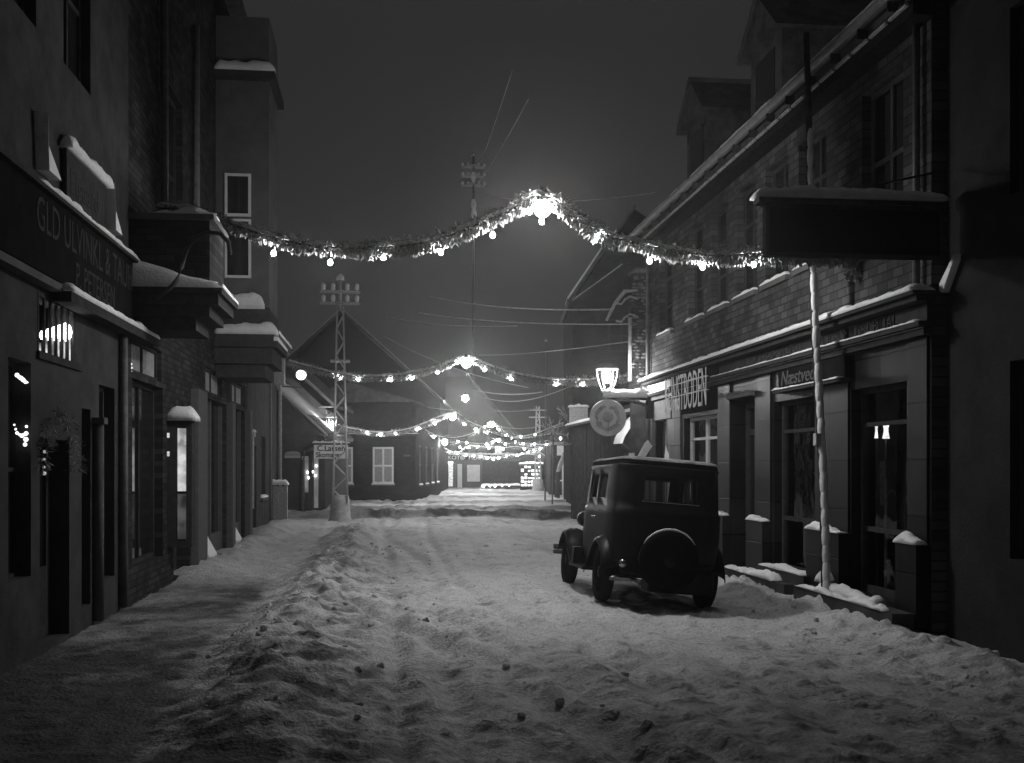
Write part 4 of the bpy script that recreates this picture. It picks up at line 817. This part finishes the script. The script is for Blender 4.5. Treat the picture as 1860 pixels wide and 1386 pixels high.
# right far row
RF = thing('yard_house', 'far dark house on the right with a lit hanging notice and white corner post', 'building', (*at(1015, 62), 0))
A_ = facing(1000, 62); k9 = 62 / 2000
MB(A_).wall(0, 8, -.2, zat(800, 62), [(.3, .9, .9, 2.2)], .15).shell(0, 8, -.2, zat(800, 62), 9).build('wall', M['wood'], RF)
MB(A_).prism_w([(-.3, zat(800, 62)), (8.2, zat(800, 62)), (4, zat(800, 62) + 2.6)], -9, .2).build('roof', M['slate'], RF)
MB(A_).box(.35, .85, 2.35, 2.9, .2, .24).build('notice', M['white'], RF)
MB(A_).snow(-.1, .9, 3.0, .05, .3, .1).box(-.1, .9, 2.95, 3.0, 0, .3).build('awning', M['frost'], RF)
window(RF, A_, .3, .9, .9, 2.2); MB(A_).tube([(22 * k9, -.1, .3), (22 * k9, 2.4, .3)], .05).build('post', M['white'], RF)
BG = thing('big_gable_house', 'large dark house on the right with a snow-edged steep gable above the shed', 'building', (*at(1130, 46), 0))
A_ = facing(1040, 46); kb_ = 46 / 2000
MB(A_).prism_w([(0, -.3), (8, -.3), (8, zat(545, 46)), (2.6, zat(380, 46)), (0, zat(548, 46))], -8, 0).build('wall', M['brick_f'], BG)
MB(A_).prism_w([(-.15, zat(552, 46)), (-.25, zat(546, 46)), (1.25, zat(452, 46)), (2.6, zat(372, 46)), (2.6, zat(380, 46))], -8, .3).build('roof', M['slate'], BG)
MB(A_).prism_w([(-.2, zat(546, 46)), (-.22, zat(541, 46)), (1.2, zat(450, 46)), (1.22, zat(454, 46))], -2, .34).build('snow', M['snow'], BG)
window(BG, A_, 1.5, 2.6, zat(640, 46), zat(580, 46), 2, 2, -.02, .06, M['trim_d'], M['pane'], False, .0)

# bare trees, poles, wires
def bare_tree(px, d, h, label, seed):
    rr = random.Random(seed); x, y = at(px, d); T = thing('bare_tree', label, 'tree', (x, y, 0), 'bare trees behind the yard'); tr = MB(); cr = MB()
    def grow(p, dirn, L, r, dep, mb):
        q = p + dirn * L; mid = p.lerp(q, .5) + Vector((rr.gauss(0, .05), rr.gauss(0, .05), rr.gauss(0, .05))) * L
        mb.tube([tuple(p), tuple(mid), tuple(q)], [r, r * .85, r * .7], 5)
        if dep:
            for _ in range(2 + (rr.random() < .6)):
                nd = (dirn + Vector((rr.gauss(0, .5), rr.gauss(.1, .25), rr.gauss(0, .5)))).normalized(); grow(q, nd, L * rr.uniform(.6, .85), r * .62, dep - 1, cr)
    grow(Vector((x, -.2, -y)), Vector((.03, 1, 0)), h * .3, .16, 5, tr)
    tr.build('trunk', M['wood'], T); cr.build('crown', M['wire'], T)
bare_tree(1012, 58, 5.5, 'bare snow-dusted tree behind the thin flag pole in the far yard', 3)
bare_tree(1085, 50, 6.0, 'bare snow-dusted tree rising behind the lit lantern at the right', 5)
for px, d, py, lb_ in ((990, 52, 620, 'thin straight frosted pole left of the far lit yard'), (1003, 48, 790, 'short thin post with drooping snowy wires at the yard')):
    x, y = at(px, d); P_ = thing('thin_pole', lb_, 'pole', (x, y, 0)); MB().tube([(x, -.1, -y), (x + .05, zat(py, d), -y)], .035).build('shaft', M['zinc'], P_); MB().ball((x + .05, zat(py, d) + .04, -y), .07, 8, 6).build('finial', M['frost'], P_)
x, y = at(860, 90); TP = thing('telegraph_pole', 'tall telegraph pole with snowy cross arms above the nearest garland', 'pole', (x, y, 0))
MB().tube([(x, -.2, -y), (x, zat(283, 90), -y)], [.11, .10]).build('shaft', M['zinc'], TP)
tag(MB().snow(x - .13, x + .13, zat(284, 90), -y - .12, -y + .12, .25).ball((x, zat(372, 90), -y + .12), .22, 8, 6, (1, 2.2, .5)).ball((x, zat(322, 90), -y + .12), .2, 8, 6, (1, 2.2, .5)).ball((x + .03, zat(390, 90), -y + .12), .24, 8, 6, (1, 2.4, .5)).build('snow', M['snow'], TP), kind='stuff')
for py in (304, 321, 338):
    a = MB().box(x - .95, x + .95, zat(py, 90) - .08, zat(py, 90) + .08, -y - .06, -y + .06).snow(x - .6, x + .6, zat(py, 90) + .08, -y - .1, -y + .12, .16).build('cross_arm', M['frost'], TP)
    for dx in (-.88, -.45, .45, .88): MB().lathe((x + dx, zat(py, 90) + .06, -y), [(.04, 0), (.12, .06), (.1, .24), (.03, .3)], 8).build('insulator', M['white'], a)
def wire(a, b, sag, r, label, nm='overhead_wire', n=14):
    (pxa, pya, da), (pxb, pyb, db) = a, b; A = Vector((*at(pxa, da), zat(pya, da))); B = Vector((*at(pxb, db), zat(pyb, db)))
    q = [A.lerp(B, k / n) - Vector((0, 0, sag * 4 * (k / n) * (1 - k / n))) for k in range(n + 1)]
    return tag(MB().tube([(p.x, p.z, -p.y) for p in q], r, 5).build(nm, M['wire']), label, 'wire', 'overhead wires')
wire((860, 338, 90), (960, 180, 26), .3, .012, 'wire climbing from the telegraph pole cross arm to upper right')
wire((860, 320, 90), (930, 130, 24), .3, .010, 'faint wire above the climbing wire from the telegraph pole')
wire((780, 538, 50), (1112, 562, 30), .2, .024, 'upper bright snow-laden wire crossing under the nearest garland at right')
wire((760, 568, 54), (1180, 588, 34), .2, .022, 'lower snow-laden wire crossing toward the brick pilaster')
wire((700, 575, 60), (940, 592, 46), .2, .02, 'faint snowy wire left of centre between the two nearest garlands')
wire((870, 645, 56), (1160, 618, 25), .1, .016, 'rising wire ending by the lit lantern top')
wire((700, 612, 70), (960, 704, 60), .4, .022, 'wire dropping right past the second garland apex')
wire((880, 722, 66), (1060, 690, 44), .5, .022, 'sagging snowy wire right of the hanging lamp')
wire((860, 708, 70), (985, 712, 60), .2, .03, 'level snowy wire just right of the hanging lamp')
wire((900, 746, 66), (975, 742, 74), .1, .035, 'short thick snowy wire reaching the far lattice pole top')
wire((890, 770, 66), (976, 775, 74), .2, .03, 'lowest snowy wire reaching the far lattice pole')
wire((640, 700, 60), (830, 745, 70), .3, .018, 'thin wire over the corner house roof')
wire((1000, 790, 48), (1045, 802, 40), .25, .02, 'short drooping wire from the thin post to the shed')
wire((860, 345, 90), (1190, 350, 40), .6, .010, 'long thin wire from the telegraph pole over the bright lamp to the roofs')
wire((1130, 480, 30), (1040, 545, 40), .0, .02, 'slanting stay wire beside the snow-edged gable')

# ------------------------------------------------------------------ garlands with lit bulbs
bulb_me = None
def garland(A, B, poly, bulbs, big, label, n, ln, wd, rad, br, weak=False, cap=True):
    P = [on_line(px, py, A, B) for px, py in poly]
    Q = []
    for i in range(len(P) - 1):                             # Catmull-Rom through the measured points
        p0, p1, p2, p3 = P[max(i - 1, 0)], P[i], P[i + 1], P[min(i + 2, len(P) - 1)]
        for k in range(5):
            t = k / 5; Q.append(.5 * ((2 * p1) + (p2 - p0) * t + (2 * p0 - 5 * p1 + 4 * p2 - p3) * t * t + (3 * p1 - p0 - 3 * p2 + p3) * t ** 3))
    Q.append(P[-1])
    G = thing('garland', label, 'garland', P[len(P) // 2], 'lit spruce garlands hung across the street')
    q = [(p.x, p.z, -p.y) for p in Q]
    MB().tube(q, .016, 6).build('rope', M['iron'], G)
    g = MB(); sprigs(g, q, n, ln, wd, rad); g.build('greenery', M['pine'], G)
    if cap:
        s = MB(); pts = []; m = 6
        for i, p in enumerate(Q):
            hh = rad * (.3 + 1.1 * float(fbm(i * .8, A[1], 7))); ww = rad * (.35 + .5 * float(vnoise(i * .9, A[1], 17)))
            for k in range(m): a = math.pi * k / (m - 1); pts.append((p.x, p.z + rad * .35 + hh * math.sin(a) ** .7, -p.y + ww * math.cos(a)))
        s.add(pts, [(i * m + k, i * m + k + 1, (i + 1) * m + k + 1, (i + 1) * m + k) for i in range(len(Q) - 1) for k in range(m - 1)], True)
        s.build('snow', M['snow'], G)
    proto = None
    for px, py in bulbs:
        c = on_line(px, py, A, B)
        if proto is None:
            mb = MB(); mb.ball((0, 0, 0), br, 8, 6, (1, 1.25, 1)); proto = mb.build('bulb', M['weak'] if weak else M['bulb'], None); proto.parent = G
            sk = MB().lathe((0, br, 0), [(br * .45, 0), (br * .5, br * .9), (br * .3, br * 1.5)], 8).build('socket', M['iron'], None); sk.parent = proto
            proto.location = c - G.location; proto0, sk0 = proto, sk
        else:
            o = proto0.copy(); COL.objects.link(o); o.parent = G; o.location = c - G.location
            k_o = sk0.copy(); COL.objects.link(k_o); k_o.parent = o
    return G
def hang_lamp(px, py, A, B, r, label, m=None, hood=True):
    c = on_line(px, py, A, B); T = thing('hanging_lamp', label, 'street lamp', c, 'lamps hung over the street')
    MB().ball((c.x, c.z, -c.y), r, 14, 10, (1, 1.1, 1)).build('bulb', m or M['lamp'], T)
    if hood: MB().lathe((c.x, c.z + r * .8, -c.y), [(r * .6, r * .05), (r * .75, 0), (r * .6, r * .35), (r * .3, r * .5), (r * .25, r * .9), (.01, r * 1.0)], 16).build('hood', M['iron'], T)
    return T
A1, B1 = (-3.2, 15.8), (5.8, 13.1)
garland(A1, B1, [(285, 378), (345, 384), (410, 404), (480, 428), (560, 446), (640, 452), (720, 448), (800, 434), (870, 406), (925, 384), (968, 358), (1012, 366), (1050, 398), (1100, 428), (1170, 446), (1240, 460), (1310, 465), (1380, 461), (1410, 461), (1480, 463), (1560, 472)],
        [(497, 460), (600, 477), (697, 467), (801, 458), (895, 427), (962, 384), (1006, 380), (984, 402), (1082, 432), (1180, 474), (1276, 485), (1369, 480)], None, 'nearest thick garland reaching from the brick balcony to the box sign', 6500, .095, .022, .065, .031)  # three bulbs close round the peak are added to widen its glare
hang_lamp(985, 378, A1, B1, .11, 'biggest glaring lamp at the peak of the nearest garland', M['lamp_near'])
mb = MB(); c = on_line(1553, 478, A1, B1); sprigs(mb, [(c.x, c.z + .12, -c.y), (c.x, c.z - .15, -c.y)], 160, .12, .018, .07)
tag(mb.build('spruce_tuft', M['pine']), 'loose spruce tuft hanging under the box sign at the garland end', 'greenery')
A2, B2 = (-3.3, 36), (6.3, 32)
garland(A2, B2, [(524, 657), (560, 667), (610, 679), (660, 685), (720, 683), (770, 674), (810, 662), (848, 650), (885, 664), (930, 679), (990, 690), (1050, 692), (1090, 690), (1150, 684)],
        [(617, 686), (650, 688), (710, 690), (748, 687), (795, 676), (880, 672), (928, 688), (1010, 698), (1060, 697)], None, 'second garland peaking in the middle and ending behind the lit lantern', 4600, .115, .026, .075, .035)
hang_lamp(847, 658, A2, B2, .15, 'lamp at the peak of the second garland')
A3, B3 = at(570, 50), at(1010, 46)
garland(A3, B3, [(600, 772), (640, 780), (690, 787), (740, 781), (780, 767), (823, 750), (850, 766), (880, 780), (905, 792), (950, 798), (1000, 790)],
        [(668, 786), (692, 790), (718, 787), (760, 778), (790, 769), (843, 770), (865, 780), (884, 786)], None, 'third garland with its bright slope in front of the dark corner house', 3000, .14, .024, .07, .037)
hang_lamp(822, 757, A3, B3, .13, 'lamp at the peak of the third garland')
A4, B4 = at(770, 58), at(1040, 54)
garland(A4, B4, [(772, 782), (790, 791), (812, 796), (840, 794), (860, 787), (875, 778), (895, 768), (910, 780), (925, 793), (946, 794), (972, 789), (1000, 778), (1032, 766)],
        [(788, 794), (866, 781), (880, 776), (906, 780), (918, 792), (930, 796), (946, 793), (972, 789), (1018, 796)], None, 'fourth garland peaking right of the third, rising to the shed roof', 700, .13, .02, .06, .04)
hang_lamp(893, 771, A4, B4, .13, 'lamp at the peak of the fourth garland')
A5, B5 = at(800, 65), at(1030, 62)
garland(A5, B5, [(803, 796), (815, 804), (835, 803), (860, 806), (885, 806), (897, 800), (905, 795), (920, 807), (935, 804), (952, 806), (972, 808), (994, 808), (1022, 796)],
        [(832, 802), (848, 804), (867, 812), (884, 807), (896, 802), (918, 807), (936, 802), (950, 806), (970, 807), (992, 807)], None, 'fifth garland whose small peak hangs low under the fourth', 420, .13, .02, .05, .042)
hang_lamp(906, 799, A5, B5, .11, 'lamp at the small peak of the fifth garland')
A6, B6 = at(800, 70), at(1000, 69)
garland(A6, B6, [(802, 812), (816, 819), (832, 823), (850, 811), (866, 812), (888, 812), (914, 814), (935, 812), (951, 814), (975, 816), (995, 814)],
        [(835, 812), (851, 813), (888, 814), (914, 815), (952, 815), (981, 815), (995, 814)], None, 'sixth garland hanging almost level far down the street', 300, .13, .02, .05, .045)
A7, B7 = at(800, 77), at(1000, 76)
garland(A7, B7, [(805, 814), (816, 820), (831, 823), (847, 826), (861, 828), (874, 829), (895, 832), (906, 831), (920, 828), (939, 826), (952, 823), (972, 818), (990, 829)],
        [(816, 820), (831, 823), (847, 826), (861, 828), (874, 829), (885, 832), (896, 834), (906, 832), (920, 828), (939, 827), (948, 824), (960, 821), (970, 819), (980, 829), (991, 833)], None, 'last low garland sagging across the front of the end shop', 350, .13, .02, .05, .045)
hang_lamp(845, 723, at(800, 72), at(900, 72), .2, 'single free-hanging lamp high before the pale gable at the street end')
WL = hang_lamp(808, 803, at(790, 66), at(900, 66), .16, 'glaring lamp at the dark corner where the far garlands start', hood=False)

# ------------------------------------------------------------------ the parked car (rear axle centre is its origin; y forward)
CAR = thing('vintage_car', 'black vintage saloon car parked at the kerb seen from behind with spare wheel', 'car', (0, 0, 0))
class CF_(Fr):
    def __init__(s): pass
    def p(s, u, v, w=0): return Vector((u, w, v))           # u right, v up, w forward
CFr = CF_()
TR, WB, WR = .66, 2.5, .37
def ringpts(hw, y0, y1, rb, rf):
    P = [(hw - rb, y0), (.34, y0), (-.34, y0), (-hw + rb, y0)]
    P += [(-hw + rb - rb * math.sin(t), y0 + rb - rb * math.cos(t)) for t in (math.pi / 6, math.pi / 3, math.pi / 2)]
    ysd = [y0 + (y1 - y0) * f for f in (.30, .36, .60, .66, .90)]
    P += [(-hw, y) for y in ysd] + [(-hw, y1 - rf), (-hw + rf, y1), (-.5, y1), (.5, y1), (hw - rf, y1), (hw, y1 - rf)] + [(hw, y) for y in ysd[::-1]]
    P += [(hw - rb + rb * math.cos(t), y0 + rb - rb * math.sin(t)) for t in (0, math.pi / 6, math.pi / 3)]
    return P
lev = [(.42, .60, -.42, 1.55, .14), (.55, .645, -.5, 1.55, .16), (.85, .665, -.56, 1.55, .18), (1.1, .66, -.545, 1.55, .18), (1.16, .665, -.55, 1.55, .18), (1.19, .645, -.52, 1.55, .18), (1.3, .64, -.5, 1.53, .18), (1.62, .625, -.45, 1.47, .18), (1.70, .62, -.43, 1.47, .18), (1.745, .63, -.46, 1.55, .18)]
rings = [[(x, z, y) for x, y in ringpts(hw, y0, y1, rb, .06)] for z, hw, y0, y1, rb in lev]
nr = len(rings[0]); cb_ = MB(CFr); pts = [p for r in rings for p in r]
WIN = {1}; sides = [(7, 8), (8, 9), (10, 11)]
def is_win(i, k): return i == 6 and (k == 1 or k in (8, 10, 14, 18, 20))
fc = [(i * nr + k, i * nr + (k + 1) % nr, (i + 1) * nr + (k + 1) % nr, (i + 1) * nr + k) for i in range(len(rings) - 1) for k in range(nr) if not is_win(i, k)]
cb_.add(pts, fc + [tuple(range(nr))], True)
body = cb_.build('body', M['paint'], CAR)
bv = body.modifiers.new('solid', 'SOLIDIFY'); bv.thickness = .025; bv.offset = -1
for k, nm in ((1, 'rear_window'), (8, 'side_window'), (10, 'side_window'), (18, 'side_window'), (20, 'side_window'), (14, 'windscreen')):
    a, b, c, d = rings[6][k], rings[6][(k + 1) % nr], rings[7][(k + 1) % nr], rings[7][k]
    pn = MB(CFr).quad(a, b, c, d).build(nm, M['glassd'], CAR)
    MB(CFr).tube([a, b, c, d, a], .012, 6).build('frame', M['paint'], pn)
rt = MB(CFr); base = [(x, y) for x, z, y in rings[-1]]; pts = []; dome = [(1.745, 1.0), (1.775, 1.0), (1.80, .97), (1.825, .88), (1.84, .6), (1.845, .2)]
cyy = .5
for z, s in dome: pts += [(x * s, z, cyy + (y - cyy) * s) for x, y in base]
rt.add(pts, [(i * nr + k, i * nr + (k + 1) % nr, (i + 1) * nr + (k + 1) % nr, (i + 1) * nr + k) for i in range(len(dome) - 1) for k in range(nr)] + [tuple(range((len(dome) - 1) * nr, len(dome) * nr))], True)
roof = rt.build('roof', M['leather'], CAR)
rs = MB(CFr); pts = []
for z, s in ((1.80, 1.0), (1.822, .975), (1.84, .9), (1.862, .6), (1.868, .2)): pts += [(x * s, z + .008 * float(vnoise(x * 9, y * 9, 3)), cyy + (y - cyy) * s) for x, y in base]
rs.add(pts, [(i * nr + k, i * nr + (k + 1) % nr, (i + 1) * nr + (k + 1) % nr, (i + 1) * nr + k) for i in range(4) for k in range(nr)], True); rs.build('snow', M['rime'], roof)
MB(CFr).tube([(-.33, 1.285, -.515), (.33, 1.285, -.515)], .012).build('rear_window_sill', M['chrome'], CAR)
MB(CFr).box(-.36, .36, 1.293, 1.3, -.53, -.505).build('sill_snow', M['snow'], CAR)
for zi in (4, 1):
    rg = rings[zi]; sel = [rg[k] for k in list(range(19, nr)) + list(range(0, 12))] if zi == 1 else [rg[k] for k in list(range(16, nr)) + list(range(0, 13))]
    MB(CFr).tube([(x * 1.008, z, y - .006) for x, z, y in sel], .014 if zi == 4 else .02, 6).build('belt_moulding', M['iron'], CAR)
MB(CFr).tube([(x * .98, 1.722, y) for x, z, y in [rings[8][k] for k in list(range(16, nr)) + list(range(0, 13))]], .016, 6).build('roof_drip_rail', M['iron'], CAR)
for s in (-1, 1):
    dr = MB(CFr).box(*sorted((s * .662, s * .676)), .5, 1.15, .62, 1.36).build('door', M['paint'], CAR, .006)
    MB(CFr).tube([(s * .69, 1.05, .7), (s * .70, 1.05, .82)], .014).build('handle', M['chrome'], dr)
MB(CFr).box(-.55, .55, .45, 1.05, -.25, -.1).box(-.55, .55, .45, .62, -.1, .45).box(-.55, -.05, .5, 1.1, .75, .88).box(.05, .55, .5, 1.1, .75, .88).build('seat', M['seat'], CAR)
sw = [(-.28 + .19 * math.cos(t), 1.12 + .17 * math.sin(t), 1.2 - .05 * math.sin(t)) for t in [2 * math.pi * k / 16 for k in range(17)]]
MB(CFr).tube(sw, .013).build('steering_wheel', M['iron'], CAR)
hd = MB(CFr); hp = []
for y, hw, zt in ((1.555, .46, 1.14), (1.9, .41, 1.11), (2.3, .36, 1.08), (2.72, .31, 1.05)):
    hp += [(x * hw, .48 + (zt - .48) * z, y) for x, z in ((-1, 0), (-1, .55), (-.92, .82), (-.65, .96), (0, 1), (.65, .96), (.92, .82), (1, .55), (1, 0))]
hd.add(hp, [(i * 9 + k, i * 9 + k + 1, (i + 1) * 9 + k + 1, (i + 1) * 9 + k) for i in range(3) for k in range(8)] + [tuple(range(9)), tuple(range(27, 36))], True)
hd.build('bonnet', M['paint'], CAR)
MB(CFr).box(-.33, .33, .42, 1.07, 2.725, 2.82).build('radiator', M['chrome'], CAR, .02)
MB(CFr).box(-.4, .4, .36, .47, -.5, 2.75).build('chassis', M['iron'], CAR)
MB(CFr).box(-.22, .6, .2, .5, -.60, -.2).build('fuel_tank', M['paint'], CAR, .03)
MB(CFr).box(-.56, .56, .40, .58, -.57, -.45).build('rear_apron', M['paint'], CAR, .02)
MB(CFr).tube([(-.62, WR, 0), (.62, WR, 0)], .05).ball((0, WR, 0), .14, 10, 8).build('rear_axle', M['iron'], CAR)
def wheel_parts(c, parent, name='wheel', spokes=12):
    x, z, y = c
    ob = MB(CFr).lathe((x, z, y), [(.03, -.07), (.07, -.06), (.075, .06), (.03, .08)], 14, 'u').build(name, M['paint'], parent)
    prof = [(WR - .10, -.055), (WR - .05, -.08), (WR - .015, -.065), (WR, -.035), (WR, .035), (WR - .015, .065), (WR - .05, .08), (WR - .10, .055), (WR - .10, -.055)]
    MB(CFr).lathe((x, z, y), prof, 36, 'u').build('tyre', M['tyre'], ob)
    MB(CFr).lathe((x, z, y), [(WR - .125, -.035), (WR - .095, -.047), (WR - .095, .047), (WR - .125, .035), (WR - .125, -.035)], 36, 'u').build('rim', M['iron'], ob)
    sp2 = MB(CFr)
    for k in range(spokes):
        a = 2 * math.pi * k / spokes; sp2.tube([(x, z + .06 * math.sin(a), y + .06 * math.cos(a)), (x, z + (WR - .12) * math.sin(a), y + (WR - .12) * math.cos(a))], .016, 6)
    sp2.build('spokes', M['iron'], ob); return ob
for sx_ in (-1, 1):
    for y in (0, WB): wheel_parts((sx_ * TR, WR, y), CAR)
# fenders: swept arcs over each wheel
def fender(s, yc, a0, a1, tail):
    prof = []; n = 16; P2 = []
    for k in range(n + 1):
        a = math.radians(a0 + (a1 - a0) * k / n); P2.append((yc + (WR + .085) * math.cos(a), WR + (WR + .075) * math.sin(a)))
    P2 += tail; pts = []; xi, xo = s * .52, s * .78
    for (y, z) in P2: pts += [(xi, z, y), (s * .60, z + .025, y), (s * .70, z + .02, y), (xo, z - .02, y), (xo + s * .012, z - .065, y)]
    f = MB(CFr); m = len(P2); f.add(pts, [(i * 5 + k, i * 5 + k + 1, (i + 1) * 5 + k + 1, (i + 1) * 5 + k) for i in range(m - 1) for k in range(4)], True)
    o = f.build('fender', M['paint'], CAR); sd = o.modifiers.new('solid', 'SOLIDIFY'); sd.thickness = .012
    return o
for s in (-1, 1):
    fo = fender(s, 0, 172, 38, [(.52, .55), (.62, .44), (.68, .37)]); MB(CFr).snow(-.3, .3, 0, 0, .1, .01) if False else None
    fender(s, WB, 20, 150, [(WB - .55, .52), (WB - .75, .40), (WB - .9, .37)])
    MB(CFr).box(*sorted((s * .6, s * .82)), .34, .375, .62, 1.66).build('running_board', M['paint'], CAR)
    MB(CFr).box(*sorted((s * .6, s * .8)), .375, .6, 1.45, 1.62).build('step_box', M['paint'], CAR, .01) if s < 0 else None
    hl = MB(CFr).lathe((s * .45, .98, 2.72), [(.03, -.16), (.08, -.12), (.11, -.03), (.115, .04)], 16, 'w').build('headlight', M['paint'], CAR)
    MB(CFr).lathe((s * .45, .98, 2.765), [(.1, 0), (.06, .015), (.001, .02)], 16, 'w').build('lens', M['glass'], hl)
MB(CFr).tube([(-.83, .52, 3.02), (-.5, .52, 3.1), (.5, .52, 3.1), (.83, .52, 3.02)], .04).tube([(-.83, .44, 3.02), (-.5, .44, 3.1), (.5, .44, 3.1), (.83, .44, 3.02)], .03).build('front_bumper', M['iron'], CAR)
MB(CFr).tube([(-.3, .47, 2.8), (-.3, .48, 3.1)], .025).tube([(.3, .47, 2.8), (.3, .48, 3.1)], .025).build('bumper_bracket', M['iron'], CAR)
spz, spy = .60, -.74
so_ = MB(CFr).lathe((-.03, spz, spy), [(.001, -.08), (.2, -.085), (.3, -.075), (WR - .02, -.06), (WR, -.03), (WR, .03), (WR - .02, .06), (.001, .06)], 40, 'w').build('spare_wheel', M['leather'], CAR)
MB(CFr).tube([(-.03 + (WR + .005) * math.cos(t), spz + (WR + .005) * math.sin(t), spy - .02) for t in [math.radians(35 + 115 * k / 14) for k in range(15)]], [.006, .012, .016, .02, .018, .02, .024, .02, .022, .018, .02, .016, .014, .012, .006], 6).build('snow', M['snow'], so_)
MB(CFr).lathe((-.03, spz, spy - .07), [(.001, -.04), (.06, -.035), (.085, 0), (.09, .02)], 16, 'w').build('hub_cap', M['paint'], so_)
MB(CFr).tube([(-.03, spz, spy + .06), (-.03, .5, -.5)], .03).build('spare_bracket', M['iron'], CAR)
MB(CFr).tube([(-.36, .33, -.2), (-.36, .32, -.75)], .028).lathe((-.36, .32, -.76), [(.03, 0), (.035, .02), (.02, .03)], 10, 'w').build('exhaust_pipe', M['zinc'], CAR)
MB(CFr).lathe((-.56, .52, -.6), [(.001, -.05), (.045, -.05), (.05, 0), (.03, .06)], 12, 'w').build('tail_lamp', M['chrome'], CAR)
MB(CFr).box(-.68, -.4, .3, .33, -.5, -.46).snow(-.68, -.38, .33, -.5, -.44, .03).build('leaf_spring', M['chrome'], CAR)
CARX, CARY = (2.69 + 4.0) / 2 - .01, 13.72
CAR.location = (CARX, CARY, gz(CARX, CARY) + .0)
CAR.rotation_euler = (math.radians(-1.2), math.radians(5.0), math.radians(.2))

# ------------------------------------------------------------------ haze: frosty night air
hz = MB().box(-40, 45, -2.0, 18.0, -125, 6).build('haze', None or bpy.data.materials.new('frosty_air')); hm = hz.data.materials[0]; hm.use_nodes = True
n = hm.node_tree.nodes; n.remove(n['Principled BSDF']); pv = n.new('ShaderNodeVolumePrincipled')
pv.inputs['Color'].default_value = (.95, .95, .95, 1); pv.inputs['Density'].default_value = HAZE; pv.inputs['Anisotropy'].default_value = .88
hm.node_tree.links.new(pv.outputs[0], n['Material Output'].inputs['Volume'])
tag(hz, kind='stuff')
